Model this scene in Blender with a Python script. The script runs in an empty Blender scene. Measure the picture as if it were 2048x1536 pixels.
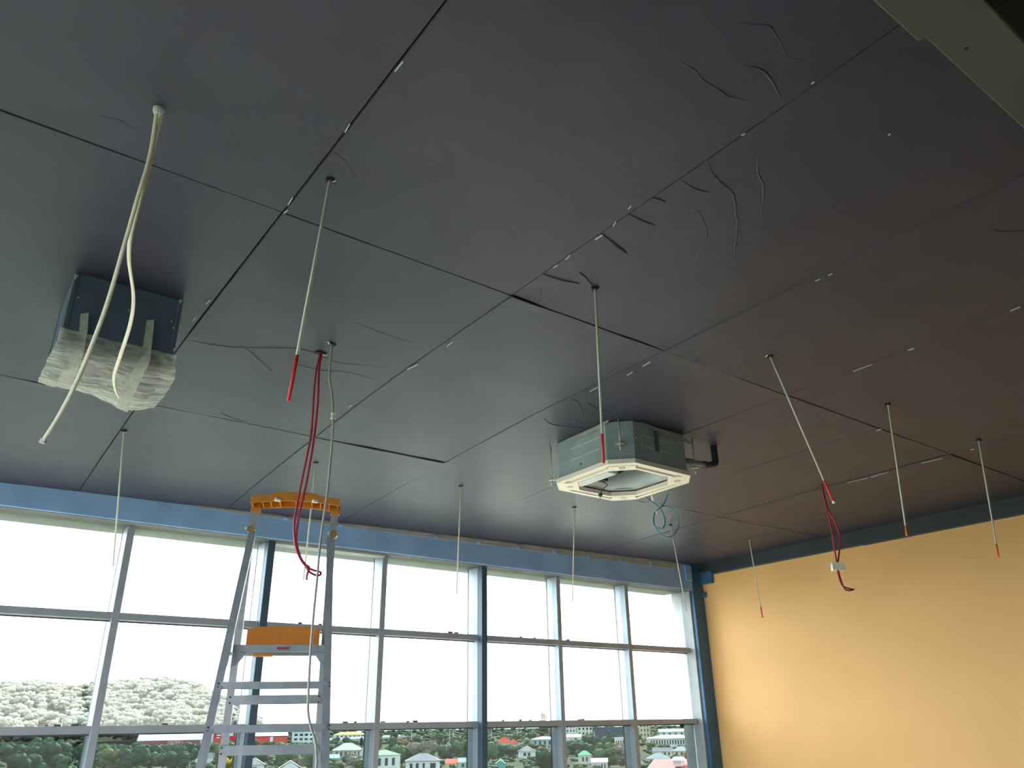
import bpy, bmesh, math, random
import numpy as np
from mathutils import Vector, Matrix, noise

# ------------------------------------------------------------------ camera, sky, sun, exposure
SC = bpy.context.scene
COL = SC.collection
CAMZ = 1.55                                   # eye height above the floor
F = 1560.6                                    # focal length for the 2048 px wide frame
YAW, PIT, ROL = 0.645199, 0.413959, -0.016977
_f = np.array([math.sin(YAW)*math.cos(PIT), math.cos(YAW)*math.cos(PIT), math.sin(PIT)])
_r0 = np.array([math.cos(YAW), -math.sin(YAW), 0.0])
_u0 = np.cross(_r0, _f)
_r = _r0*math.cos(ROL) + _u0*math.sin(ROL)
_u = -_r0*math.sin(ROL) + _u0*math.cos(ROL)
cam = bpy.data.cameras.new('camera')
cam.sensor_width = 36.0
cam.lens = F/2048*36
cam.clip_end = 6000
cam.clip_start = 0.02
camo = bpy.data.objects.new('camera', cam)
COL.objects.link(camo)
M3 = Matrix(((_r[0], _u[0], -_f[0]), (_r[1], _u[1], -_f[1]), (_r[2], _u[2], -_f[2])))
camo.matrix_world = Matrix.Translation((0, 0, CAMZ)) @ M3.to_4x4()
SC.camera = camo

world = bpy.data.worlds.new('sky')
SC.world = world
world.use_nodes = True
wn = world.node_tree
bg = wn.nodes['Background']
SKY = 2.6
bg.inputs['Color'].default_value = (0.80, 0.92, 1.0, 1)
bg.inputs['Strength'].default_value = SKY

sun = bpy.data.lights.new('sun', 'SUN')
sun.energy = 20.0
sun.color = (1.0, 0.92, 0.80)
sun.angle = math.radians(0.6)
suno = bpy.data.objects.new('sun', sun)
COL.objects.link(suno)
suno.location = (0, 0, 60)
suno.rotation_euler = Vector((-0.55, -0.64, -0.55)).to_track_quat('-Z', 'Y').to_euler()

SC.view_settings.view_transform = 'Standard'
SC.view_settings.look = 'None'
SC.view_settings.gamma = 1.0
SC.view_settings.use_curve_mapping = False
SC.view_settings.exposure = 2.05
try:
    SC.cycles.use_denoising = True
    SC.cycles.max_bounces = 10
    SC.cycles.diffuse_bounces = 6
    SC.cycles.transparent_max_bounces = 24
    SC.cycles.sample_clamp_indirect = 6.0
except Exception:
    pass

random.seed(7)
R = random.Random(11)

# ------------------------------------------------------------------ photogrammetry helpers
# the photograph was resected once; these turn a direction into a point on a real surface of the room
def ray(x, y):
    return _r*(x-1024)/F - _u*(y-768)/F + _f
def onz(x, y, z):
    d = ray(x, y); p = d*(z-CAMZ)/d[2]; return Vector((p[0], p[1], z))
def ony(x, y, Y):
    d = ray(x, y); p = d*Y/d[1]; return Vector((p[0], Y, p[2]+CAMZ))
def onx(x, y, X):
    d = ray(x, y); p = d*X/d[0]; return Vector((X, p[1], p[2]+CAMZ))
ZC = 2.08 + CAMZ                              # ceiling height
YB = 7.38                                     # room face of the window-head beam
def drop(x, y):                               # the ceiling sags towards the windows, most at the far left
    D = max(0.0, 0.195-(min(max(x, -1.0), 8.9)-0.4)*0.021)
    t = min(1.0, max(0.0, (y-4.0)/(YB-4.0)))
    return D*t**1.4
def ceil(x, y):
    z = ZC
    for _ in range(12):
        p = onz(x, y, z); z = ZC-drop(p.x, p.y)
    return onz(x, y, z)

FWD = Vector((float(_f[0]), float(_f[1]), float(_f[2])))
def mpp(p):                                   # metres per photo pixel at p
    return (p-Vector((0, 0, CAMZ))).dot(FWD)/F

# ------------------------------------------------------------------ object helpers
def tag(o, label=None, cat=None, group=None, kind=None):
    if label: o['label'] = label
    if cat: o['category'] = cat
    if group: o['group'] = group
    if kind: o['kind'] = kind
    return o
def empty(name, loc=(0, 0, 0), rz=0.0):
    o = bpy.data.objects.new(name, None)
    o.empty_display_size = 0.1
    COL.objects.link(o)
    o.location = loc
    o.rotation_euler = (0, 0, rz)
    return o
def wmat(o):
    m = Matrix.Translation(o.location) @ o.rotation_euler.to_matrix().to_4x4()
    return wmat(o.parent) @ o.matrix_parent_inverse @ m if o.parent else m
def link(name, me, mat=None, parent=None, smooth=False):
    if mat is not None and not me.materials:
        me.materials.append(mat)
    o = bpy.data.objects.new(name, me)
    COL.objects.link(o)
    if parent is not None:
        o.parent = parent
        o.matrix_parent_inverse = wmat(parent).inverted()    # geometry is written in world space
    if smooth:
        for p in me.polygons: p.use_smooth = True
    return o

class MB:
    """collects shapes into one mesh"""
    def __init__(self, off=(0, 0, 0)):
        self.v = []; self.f = []; self.off = Vector(off)
    def add(self, vs, fs):
        b = len(self.v)
        self.v += [tuple(Vector(p)-self.off) for p in vs]
        self.f += [tuple(b+i for i in f) for f in fs]
        return self
    def box(self, lo, hi):
        x0, y0, z0 = lo; x1, y1, z1 = hi
        return self.add([(x0,y0,z0),(x1,y0,z0),(x1,y1,z0),(x0,y1,z0),(x0,y0,z1),(x1,y0,z1),(x1,y1,z1),(x0,y1,z1)],
                        [(3,2,1,0),(4,5,6,7),(0,1,5,4),(1,2,6,5),(2,3,7,6),(3,0,4,7)])
    def bbox(self, lo, hi, b=0.004):
        """box with chamfered edges"""
        x0,y0,z0 = lo; x1,y1,z1 = hi
        b = min(b, (x1-x0)*.45, (y1-y0)*.45, (z1-z0)*.45)
        bm = bmesh.new()
        bmesh.ops.create_cube(bm, size=1)
        for v in bm.verts:
            v.co = Vector(((x0+x1)/2+v.co.x*(x1-x0), (y0+y1)/2+v.co.y*(y1-y0), (z0+z1)/2+v.co.z*(z1-z0)))
        bmesh.ops.bevel(bm, geom=bm.edges[:], offset=b, segments=1, affect='EDGES')
        bm.verts.index_update()
        self.add([v.co.copy() for v in bm.verts], [[v.index for v in f.verts] for f in bm.faces])
        bm.free(); return self
    def beam(self, a, b, w, t, side=None):
        """rectangular bar from a to b; w across 'side', t across the other"""
        a, b = Vector(a), Vector(b); d = (b-a).normalized()
        s = Vector(side) if side is not None else Vector((1, 0, 0))
        s = (s-d*s.dot(d)).normalized(); n = d.cross(s)
        vs = []
        for p in (a, b):
            for i, j in ((-1,-1),(1,-1),(1,1),(-1,1)):
                vs.append(p+s*(i*w/2)+n*(j*t/2))
        return self.add(vs, [(3,2,1,0),(4,5,6,7),(0,1,5,4),(1,2,6,5),(2,3,7,6),(3,0,4,7)])
    def tube(self, pts, r, n=10, flat=1.0, up=None, caps=True):
        pts = [Vector(p) for p in pts]
        rs = r if isinstance(r, (list, tuple)) else [r]*len(pts)
        ref = Vector(up) if up is not None else Vector((0.31, 0.2, 0.93))
        rings = []
        s = None
        for i, p in enumerate(pts):
            d = (pts[min(i+1, len(pts)-1)]-pts[max(i-1, 0)]).normalized()
            if s is None:
                s = d.cross(ref)
                if s.length < 1e-4: s = d.cross(Vector((1, 0, 0)))
            s = (s-d*s.dot(d)).normalized()
            t = d.cross(s)
            rings.append([p+s*math.cos(2*math.pi*k/n)*rs[i]+t*math.sin(2*math.pi*k/n)*rs[i]*flat for k in range(n)])
        vs = [q for ring in rings for q in ring]
        fs = []
        for i in range(len(pts)-1):
            for k in range(n):
                k2 = (k+1) % n
                fs.append((i*n+k, i*n+k2, (i+1)*n+k2, (i+1)*n+k))
        if caps:
            fs.append(tuple(range(n-1, -1, -1)))
            fs.append(tuple((len(pts)-1)*n+k for k in range(n)))
        return self.add(vs, fs)
    def prism(self, poly, z0, z1):
        n = len(poly)
        vs = [(x, y, z0) for x, y in poly]+[(x, y, z1) for x, y in poly]
        fs = [tuple(range(n-1, -1, -1)), tuple(range(n, 2*n))]
        fs += [(i, (i+1) % n, n+(i+1) % n, n+i) for i in range(n)]
        return self.add(vs, fs)
    def ring(self, outer, inner, z0, z1):
        """flat annulus between two polygons of equal count"""
        n = len(outer)
        vs = [(x,y,z0) for x,y in outer]+[(x,y,z0) for x,y in inner]+[(x,y,z1) for x,y in outer]+[(x,y,z1) for x,y in inner]
        fs = []
        for i in range(n):
            j = (i+1) % n
            fs += [(i, n+i, n+j, j), (2*n+i, 2*n+j, 3*n+j, 3*n+i), (i, j, 2*n+j, 2*n+i), (n+j, n+i, 3*n+i, 3*n+j)]
        return self.add(vs, fs)
    def mesh(self, name):
        me = bpy.data.meshes.new(name)
        me.from_pydata(self.v, [], self.f)
        me.update()
        return me
    def build(self, name, mat, parent=None, smooth=False, weld=False):
        me = self.mesh(name)
        if weld or True:
            bm = bmesh.new(); bm.from_mesh(me)
            bmesh.ops.recalc_face_normals(bm, faces=bm.faces)
            bm.to_mesh(me); bm.free()
        return link(name, me, mat, parent, smooth)

def spline(pts, k=8):
    """Catmull-Rom through pts"""
    pts = [Vector(p) for p in pts]
    out = []
    for i in range(len(pts)-1):
        p0 = pts[max(i-1, 0)]; p1 = pts[i]; p2 = pts[i+1]; p3 = pts[min(i+2, len(pts)-1)]
        for j in range(k):
            t = j/k
            out.append(0.5*((2*p1)+(p2-p0)*t+(2*p0-5*p1+4*p2-p3)*t*t+(3*p1-p0-3*p2+p3)*t**3))
    out.append(pts[-1])
    return out

# ------------------------------------------------------------------ materials
def mat(name, col, rough=0.6, metal=0.0, spec=0.5, var=0.0, vscale=8.0, bump=0.0, bscale=60.0, col2=None, coords='Object'):
    m = bpy.data.materials.new(name); m.use_nodes = True
    nt = m.node_tree; b = nt.nodes['Principled BSDF']
    b.inputs['Base Color'].default_value = (*col, 1)
    b.inputs['Roughness'].default_value = rough
    b.inputs['Metallic'].default_value = metal
    b.inputs['Specular IOR Level'].default_value = spec
    tc = nt.nodes.new('ShaderNodeTexCoord')
    if var > 0 or col2:
        nz = nt.nodes.new('ShaderNodeTexNoise')
        nz.inputs['Scale'].default_value = vscale; nz.inputs['Detail'].default_value = 6
        nt.links.new(tc.outputs[coords], nz.inputs['Vector'])
        cr = nt.nodes.new('ShaderNodeValToRGB')
        c2 = col2 if col2 else tuple(min(1, c*(1+var)) for c in col)
        c1 = col if col2 else tuple(c*(1-var) for c in col)
        cr.color_ramp.elements[0].color = (*c1, 1); cr.color_ramp.elements[0].position = 0.32
        cr.color_ramp.elements[1].color = (*c2, 1); cr.color_ramp.elements[1].position = 0.68
        nt.links.new(nz.outputs['Fac'], cr.inputs['Fac'])
        nt.links.new(cr.outputs['Color'], b.inputs['Base Color'])
    if bump > 0:
        n2 = nt.nodes.new('ShaderNodeTexNoise')
        n2.inputs['Scale'].default_value = bscale; n2.inputs['Detail'].default_value = 4
        nt.links.new(tc.outputs[coords], n2.inputs['Vector'])
        bp = nt.nodes.new('ShaderNodeBump'); bp.inputs['Strength'].default_value = bump; bp.inputs['Distance'].default_value = 0.004
        nt.links.new(n2.outputs['Fac'], bp.inputs['Height'])
        nt.links.new(bp.outputs['Normal'], b.inputs['Normal'])
    return m

def glass(name, tint, haze, refl=0.05):
    """a thin pane: clear with a tint, a little mirror, and a film of dust added to wash out the view"""
    m = bpy.data.materials.new(name); m.use_nodes = True
    nt = m.node_tree
    for n in list(nt.nodes): nt.nodes.remove(n)
    out = nt.nodes.new('ShaderNodeOutputMaterial')
    tr = nt.nodes.new('ShaderNodeBsdfTransparent'); tr.inputs['Color'].default_value = (*tint, 1)
    gl = nt.nodes.new('ShaderNodeBsdfGlossy'); gl.inputs['Roughness'].default_value = 0.02
    lw = nt.nodes.new('ShaderNodeFresnel'); lw.inputs['IOR'].default_value = 1.22
    mx = nt.nodes.new('ShaderNodeMixShader')
    nt.links.new(lw.outputs[0], mx.inputs[0]); nt.links.new(tr.outputs[0], mx.inputs[1]); nt.links.new(gl.outputs[0], mx.inputs[2])
    tl = nt.nodes.new('ShaderNodeBsdfTranslucent'); tl.inputs['Color'].default_value = (0.95, 0.95, 0.92, 1)
    nz = nt.nodes.new('ShaderNodeTexNoise'); nz.inputs['Scale'].default_value = 1.3; nz.inputs['Detail'].default_value = 5
    tc = nt.nodes.new('ShaderNodeTexCoord'); nt.links.new(tc.outputs['Object'], nz.inputs['Vector'])
    mr = nt.nodes.new('ShaderNodeMapRange'); mr.inputs['To Min'].default_value = haze*0.75; mr.inputs['To Max'].default_value = haze*1.25
    nt.links.new(nz.outputs['Fac'], mr.inputs['Value'])
    m2 = nt.nodes.new('ShaderNodeMixShader')
    nt.links.new(mr.outputs[0], m2.inputs[0]); nt.links.new(mx.outputs[0], m2.inputs[1]); nt.links.new(tl.outputs[0], m2.inputs[2])
    nt.links.new(m2.outputs[0], out.inputs['Surface'])
    return m

M = {}
M['paper'] = mat('dark_building_paper', (0.038, 0.038, 0.056), 0.45, spec=0.30, col2=(0.049, 0.049, 0.070), vscale=2.2, bump=0.25, bscale=160)
M['slab'] = mat('slab_black', (0.012, 0.012, 0.014), 0.9)
M['slate'] = mat('glare_blue_beam', (0.25, 0.42, 0.70), 0.5, var=0.12, vscale=3)  # blue glare from the windows put into the beam's colour
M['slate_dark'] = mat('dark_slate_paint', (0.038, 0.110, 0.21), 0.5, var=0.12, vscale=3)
M['soffit'] = mat('grey_soffit_paint', (0.13, 0.128, 0.12), 0.7, var=0.15, vscale=4)
M['navy'] = mat('navy_steel_paint', (0.045, 0.080, 0.120), 0.5, var=0.12, vscale=3)
M['trim'] = mat('dark_trim_paint', (0.035, 0.042, 0.050), 0.5, var=0.15, vscale=3)
M['filler'] = mat('grey_filler_board', (0.34, 0.35, 0.36), 0.7, var=0.12, vscale=5)
M['alu'] = mat('anodised_frame', (0.32, 0.35, 0.40), 0.42, metal=0.15, var=0.08, vscale=4)
M['alu_dark'] = mat('weathered_cap', (0.10, 0.10, 0.11), 0.5, metal=0.3)
M['jamb'] = mat('pale_grey_jamb', (0.36, 0.37, 0.37), 0.55, var=0.1, vscale=6)
M['ochre'] = mat('ochre_wall_paint', (0.90, 0.50, 0.185), 0.65, var=0.03, vscale=1.2, bump=0.06, bscale=90)
M['grey_wall'] = mat('plain_grey_plaster', (0.16, 0.155, 0.15), 0.8, var=0.1, vscale=2)
M['concrete'] = mat('concrete_floor', (0.34, 0.33, 0.315), 0.75, var=0.14, vscale=1.8, bump=0.2, bscale=25)
M['beam'] = mat('brown_grey_beam', (0.085, 0.080, 0.060), 0.6, var=0.1, vscale=3)
M['rod'] = mat('zinc_plated_steel', (0.58, 0.57, 0.50), 0.4, metal=0.3, bump=0.3, bscale=300)
M['red'] = mat('red_marking_paint', (0.80, 0.045, 0.050), 0.5, var=0.1, vscale=40)
M['orange_tip'] = mat('orange_marking_paint', (0.95, 0.17, 0.03), 0.5, var=0.1, vscale=40)
M['cream'] = mat('cream_cable_sheath', (0.84, 0.74, 0.57), 0.5, var=0.08, vscale=20)
M['greycable'] = mat('grey_cable_sheath', (0.40, 0.39, 0.35), 0.5, var=0.1, vscale=20)
M['redcable'] = mat('red_cable_sheath', (0.50, 0.035, 0.07), 0.45, var=0.1, vscale=20)
M['bluecable'] = mat('blue_cable_sheath', (0.10, 0.36, 0.52), 0.4, var=0.1, vscale=20)
M['white'] = mat('white_plastic', (0.95, 0.86, 0.71), 0.45, var=0.04, vscale=12)
M['unit'] = mat('galvanised_casing', (0.36, 0.43, 0.44), 0.45, metal=0.15, var=0.12, vscale=6)
M['unit_dark'] = mat('unit_dark_foam', (0.03, 0.035, 0.04), 0.8)  # plain dark tone for fan disc, blades and terminal block
M['inlet'] = mat('grey_inlet_bell', (0.45, 0.50, 0.50), 0.35, var=0.06, vscale=6)
M['foil'] = mat('torn_paper_edge', (0.50, 0.49, 0.45), 0.6, var=0.2, vscale=20)
M['pipe'] = mat('black_insulated_pipe', (0.045, 0.050, 0.055), 0.6, var=0.2, vscale=20)
M['pipe_grey'] = mat('grey_drain_hose', (0.22, 0.22, 0.21), 0.55, var=0.1, vscale=20)
M['duct'] = mat('dark_duct_steel', (0.11, 0.155, 0.21), 0.45, metal=0.1, var=0.12, vscale=5)
M['steelbright'] = mat('bright_flange', (0.50, 0.49, 0.40), 0.4, metal=0.5)
M['ladder'] = mat('ladder_aluminium', (0.33, 0.34, 0.37), 0.38, metal=0.3, var=0.12, vscale=14)
M['yellow'] = mat('orange_yellow_plastic', (0.62, 0.30, 0.05), 0.5, var=0.1, vscale=14)
_nt = M['yellow'].node_tree
_tl = _nt.nodes.new('ShaderNodeBsdfTranslucent'); _tl.inputs['Color'].default_value = (0.95, 0.42, 0.03, 1)
_mx = _nt.nodes.new('ShaderNodeMixShader'); _mx.inputs[0].default_value = 0.35
_o = _nt.nodes['Material Output']
_nt.links.new(_nt.nodes['Principled BSDF'].outputs[0], _mx.inputs[1]); _nt.links.new(_tl.outputs[0], _mx.inputs[2]); _nt.links.new(_mx.outputs[0], _o.inputs['Surface'])
M['rubber'] = mat('black_rubber', (0.02, 0.02, 0.02), 0.7)
M['sticker'] = mat('red_warning_sticker', (0.25, 0.06, 0.08), 0.5)
M['hinge'] = mat('dull_brass_hinge', (0.30, 0.20, 0.075), 0.5, var=0.15, vscale=20)
M['chip'] = mat('white_paint_chip', (0.62, 0.62, 0.60), 0.7)

def film(name, col, alpha, transl, rough=0.2):
    m = bpy.data.materials.new(name); m.use_nodes = True
    nt = m.node_tree
    for n in list(nt.nodes): nt.nodes.remove(n)
    out = nt.nodes.new('ShaderNodeOutputMaterial')
    tr = nt.nodes.new('ShaderNodeBsdfTransparent')
    p = nt.nodes.new('ShaderNodeBsdfPrincipled')
    p.inputs['Base Color'].default_value = (*col, 1); p.inputs['Roughness'].default_value = rough
    tl = nt.nodes.new('ShaderNodeBsdfTranslucent'); tl.inputs['Color'].default_value = (*col, 1)
    a = nt.nodes.new('ShaderNodeMixShader'); a.inputs[0].default_value = transl
    nt.links.new(p.outputs[0], a.inputs[1]); nt.links.new(tl.outputs[0], a.inputs[2])
    tc = nt.nodes.new('ShaderNodeTexCoord')
    mp = nt.nodes.new('ShaderNodeMapping'); mp.inputs['Scale'].default_value = (4, 14, 14)
    nz = nt.nodes.new('ShaderNodeTexNoise'); nz.inputs['Scale'].default_value = 3.0; nz.inputs['Detail'].default_value = 4
    nt.links.new(tc.outputs['Object'], mp.inputs['Vector']); nt.links.new(mp.outputs[0], nz.inputs['Vector'])
    mr = nt.nodes.new('ShaderNodeMapRange'); mr.inputs['From Min'].default_value = .3; mr.inputs['From Max'].default_value = .7
    mr.inputs['To Min'].default_value = max(0, alpha-.2); mr.inputs['To Max'].default_value = min(1, alpha+.2)
    nt.links.new(nz.outputs['Fac'], mr.inputs['Value'])
    b = nt.nodes.new('ShaderNodeMixShader')
    nt.links.new(mr.outputs[0], b.inputs[0]); nt.links.new(tr.outputs[0], b.inputs[1]); nt.links.new(a.outputs[0], b.inputs[2])
    nt.links.new(b.outputs[0], out.inputs['Surface'])
    return m
M['film'] = film('clear_plastic_sheet', (0.96, 0.94, 0.83), 0.56, 0.45, 0.10)
M['tape'] = film('translucent_packing_tape', (0.62, 0.60, 0.53), 0.86, 0.35, 0.45)
M['pane'] = glass('hazed_clear_glass', (0.93, 0.96, 0.96), 0.007)  # scattering film added as a haze veil over the hill
M['pane_tint'] = glass('tinted_lower_glass', (0.35, 0.38, 0.375), 0.004)
M['pane_clear'] = glass('clear_side_glass', (0.93, 0.95, 0.95), 0.03)

# ================================================================== THE ROOM
XL, XR, YBACK = -3.6, 8.86, -6.0
YG = 7.60                                      # glass plane
tag(MB().box((XL-.2, YBACK-.2, -0.15), (XR+.2, 7.9, 0.0)).build('floor', M['concrete']),
    'pale concrete floor of the unfinished room', 'floor', kind='structure')
wr = tag(MB().box((XR, YBACK-.2, 0.0), (XR+.2, 7.95, ZC+.15)).build('wall_right', M['ochre']),
         'plain ochre yellow painted wall right of the windows', 'wall', kind='structure')
tag(MB().box((XL-.2, YBACK-.2, 3.45), (XL, 7.95, ZC+.15)).box((XL-.2, YBACK-.2, 0), (XL, -1.6, 3.45)).build('wall_left', M['grey_wall']),
    'grey wall around the left-hand windows', 'wall', kind='structure')
win2 = tag(empty('window_2', (XL-.1, 0, 0)), 'glazed left side of the room with tall aluminium mullions', 'window', kind='structure')
yy = -1.6
while yy < 7.8:
    MB().bbox((XL-.16, yy, 0), (XL-.02, yy+.06, 3.45), .003).build('mullion', M['alu'], win2)
    y2 = min(yy+1.36, 7.9)
    for z0, z1 in ((0, .08), (1.55, 1.61), (2.435, 2.496)):
        MB().bbox((XL-.14, yy+.06, z0), (XL-.03, y2, z1), .003).build('transom', M['alu'], win2)
    for z0, z1 in ((.08, 1.55), (1.61, 2.435), (2.496, 3.45)):
        MB().box((XL-.085, yy+.06, z0), (XL-.084, y2, z1)).build('pane', M['pane_clear'], win2)
    yy += 1.36
tag(MB().box((XL, YBACK-.2, 0.0), (XR, YBACK, ZC+.15)).build('wall_back', M['grey_wall']),
    'plain grey wall behind the viewer', 'wall', kind='structure')

# --- ceiling: a black slab lined with dark paper sheets, each its own panel with open joints
ceiling = tag(MB().box((XL-.2, YBACK-.2, ZC+.05), (XR+.2, 7.95, ZC+.25)).build('ceiling', M['slab']),
              'dark ceiling lined with black paper-faced sheets', 'ceiling', kind='structure')
XE = [XL, -2.62, -1.45, -0.28, 0.905, 2.153, 3.307, 4.534, 5.700, 6.833, 8.000, XR-.005]
YE = [YBACK, -4.65, -2.15, 0.35, 2.85, 5.35, YB+.02]
GAP = 0.0012
def sheet(x0, x1, y0, y1, seed):
    rr = random.Random(seed)
    x0 += GAP; x1 -= GAP; y0 += GAP; y1 -= GAP
    nx, ny = 14, 28
    xs = [x0, x0+.004]+[x0+(x1-x0)*i/nx for i in range(1, nx)]+[x1-.004, x1]
    ys = [y0, y0+.004]+[y0+(y1-y0)*i/ny for i in range(1, ny)]+[y1-.004, y1]
    lv = rr.uniform(-.003, .003); tx = rr.uniform(-.004, .004); ty = rr.uniform(-.005, .005)
    e0, e1 = rr.uniform(.0, .009), rr.uniform(.0, .009)
    vs = []; W = len(xs)
    for y in ys:
        for x in xs:
            u = (x-x0)/(x1-x0); v = (y-y0)/(y1-y0)
            z = ZC-drop(x, y)+lv+tx*(u-.5)+ty*(v-.5)
            z += .004*noise.noise(Vector((x*.9, y*.9, seed*.37)))
            ev = math.exp(-(y-y0)/.05)*e0+math.exp(-(y1-y)/.05)*e1      # curled short edges
            z -= ev*(0.5+0.9*noise.noise(Vector((x*4, seed*.7, 0))))
            eu = math.exp(-(x-x0)/.03)*.004+math.exp(-(x1-x)/.03)*.004
            z -= eu*max(0, noise.noise(Vector((y*5, seed*.3, 4)))+.15)
            if x in (x0, x1) or y in (y0, y1): z += .007
            vs.append((x, y, z))
    fs = [(j*W+i, j*W+i+1, (j+1)*W+i+1, (j+1)*W+i) for j in range(len(ys)-1) for i in range(W-1)]
    return MB().add(vs, [f[::-1] for f in fs])
k = 0
for i in range(len(XE)-1):
    for j in range(len(YE)-1):
        k += 1
        b = sheet(XE[i], XE[i+1], YE[j], YE[j+1], k)
        me = b.mesh('ceiling_sheet')
        link('ceiling_sheet', me, M['paper'], ceiling, smooth=False)

# --- blistered creases of the paper, raised ridges with a steep and a shallow side
CREASES = [
 ([(1345,118),(1390,140),(1405,158),(1440,180),(1455,192),(1490,200),(1530,228)], .016, 1),
 ([(1465,125),(1520,137),(1545,160),(1560,190),(1562,208)], .018, -1),
 ([(1375,47),(1450,45),(1530,50),(1548,65),(1565,95),(1580,115),(1630,125),(1665,135)], .013, 1),
 ([(1360,357),(1395,380),(1422,386)], .010, 1),
 ([(1412,318),(1422,340),(1440,362),(1467,390),(1470,420),(1475,450),(1470,500),(1467,540)], .013, 1),
 ([(1515,310),(1517,345),(1527,380),(1522,430)], .014, 1),
 ([(1257,428),(1280,440),(1310,452)], .009, 1), ([(1201,467),(1230,490),(1255,508)], .010, 1),
 ([(1300,396),(1316,398),(1332,404)], .007, 1), ([(1395,420),(1412,450),(1410,480),(1392,520),(1375,560)], .007, 1),
 ([(665,302),(690,322),(720,368)], .012, 1), ([(370,680),(470,695),(600,698),(660,720),(700,728),(820,735)], .008, 1),
 ([(590,728),(640,740),(700,745),(770,765)], .007, 1), ([(700,640),(790,675),(860,692)], .006, 1),
 ([(1085,548),(1120,560),(1160,568)], .008, 1), ([(1160,545),(1175,560),(1186,576)], .007, -1),
 ([(1145,797),(1160,812),(1167,840)], .010, -1), ([(1085,836),(1110,850),(1190,857)], .009, 1),
 ([(1172,805),(1190,815),(1215,825)], .009, 1), ([(1720,488),(1735,492),(1748,504)], .010, 1), ([(1838,434),(1850,441),(1856,452)], .009, 1),
 ([(440,826),(470,838),(497,845)], .008, 1), ([(1310,690),(1335,694),(1362,694)], .008, 1),
 ([(1980,460),(2010,463),(2046,463)], .008, 1), ([(190,232),(240,240),(275,262)], .007, 1),
 ([(1075,606),(1083,590),(1080,575)], .006, 1), ([(1160,1029),(1175,1033),(1182,1037)], .010, 1),
 ([(1268,742),(1276,750),(1272,765)], .007, -1), ([(480,690),(510,712),(545,745)], .005, 1),
]
for pts, h, sd in CREASES:
    P = spline([ceil(*q) for q in pts], 5)
    b = MB(); n = len(P); vs = []
    for i, p in enumerate(P):
        d = (P[min(i+1, n-1)]-P[max(i-1, 0)]); d.z = 0; d.normalize()
        s = Vector((-d.y, d.x, 0))*sd
        t = i/(n-1); e = math.sin(math.pi*min(1, max(0, t)))**.6
        hh = .45*h*e*(1+.35*noise.noise(p*9)); ww = h*(.6+1.2*e)
        zc = ZC-drop(p.x, p.y)
        base = Vector((p.x, p.y, zc+.004))
        j = s*(.006*noise.noise(p*14))
        vs += [base+s*(ww*.35)+j, base+s*(ww*.06)+Vector((0, 0, -hh-.004))+j, base-s*(ww*.10)+Vector((0, 0, -hh*.9-.004))+j, base-s*(ww*.45)+Vector((0,0,-hh*.28))+j, base-s*(ww*1.15)+j]
    fs = [(i*5+k, i*5+k+1, (i+1)*5+k+1, (i+1)*5+k) for i in range(n-1) for k in range(4)]
    b.add(vs, fs)
    b.build('paper_crease', M['paper'], ceiling, smooth=True)

# --- pale torn flecks along the joints
FLECKS = [((1262,409),(1256,416)),((1232,440),(1226,450)),((1205,468),(1190,477)),((1140,508),(1131,517)),((1115,528),(1107,534)),
          ((586,392),(576,408)),((576,418),(568,424)),((790,140),(806,120)),((700,245),(690,262)),((1300,722),(1285,731)),((1265,742),(1254,749)),
          ((1195,773),(1180,781)),((1744,727),(1706,741)),((1827,695),(1816,699)),((1775,943),(1742,953)),((1735,955),(1695,964)),((1884,915),(1842,925)),((1948,897),(1940,899)),
          ((1762,857),(1752,860)),((835,727),(815,737)),((704,808),(697,813)),((905,682),(893,691)),((2040,612),(2020,620)),((1664,545),(1656,549)),((1640,556),(1630,560)),
          ((330,690),(336,684)),((392,632),(386,640)),((420,598),(412,606)),((1530,712),(1536,708)),((1780,265),(1776,268)),((1490,265),(1482,268)),((1628,161),(1622,165))]
for a, b_ in FLECKS:
    A, B = ceil(*a), ceil(*b_)
    off = Vector((0, 0, -.006))
    MB().beam(A+off, B+off, .004+.003*R.random(), .003, (0, 0, 1)).build('torn_fleck', M['chip'], ceiling)

# --- dark crown trim on the ochre wall
t1 = MB()
prof = [(XR, ZC+.04), (XR-.032, ZC+.04), (XR-.032, ZC-.165), (XR-.022, ZC-.178), (XR, ZC-.178)]
for y0, y1, dz in ((-6.0, 4.9, -.006), (4.9, YB, 0.0)):
    vs = [(x, y0, z+dz) for x, z in prof]+[(x, y1, z+dz) for x, z in prof]
    t1.add(vs, [tuple(range(4, -1, -1)), tuple(range(5, 10))]+[(i, (i+1) % 5, 5+(i+1) % 5, 5+i) for i in range(5)])
tag(t1.build('trim_1', M['trim']), 'dark grey painted trim board along the top of the ochre wall', 'trim', kind='structure')

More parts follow.
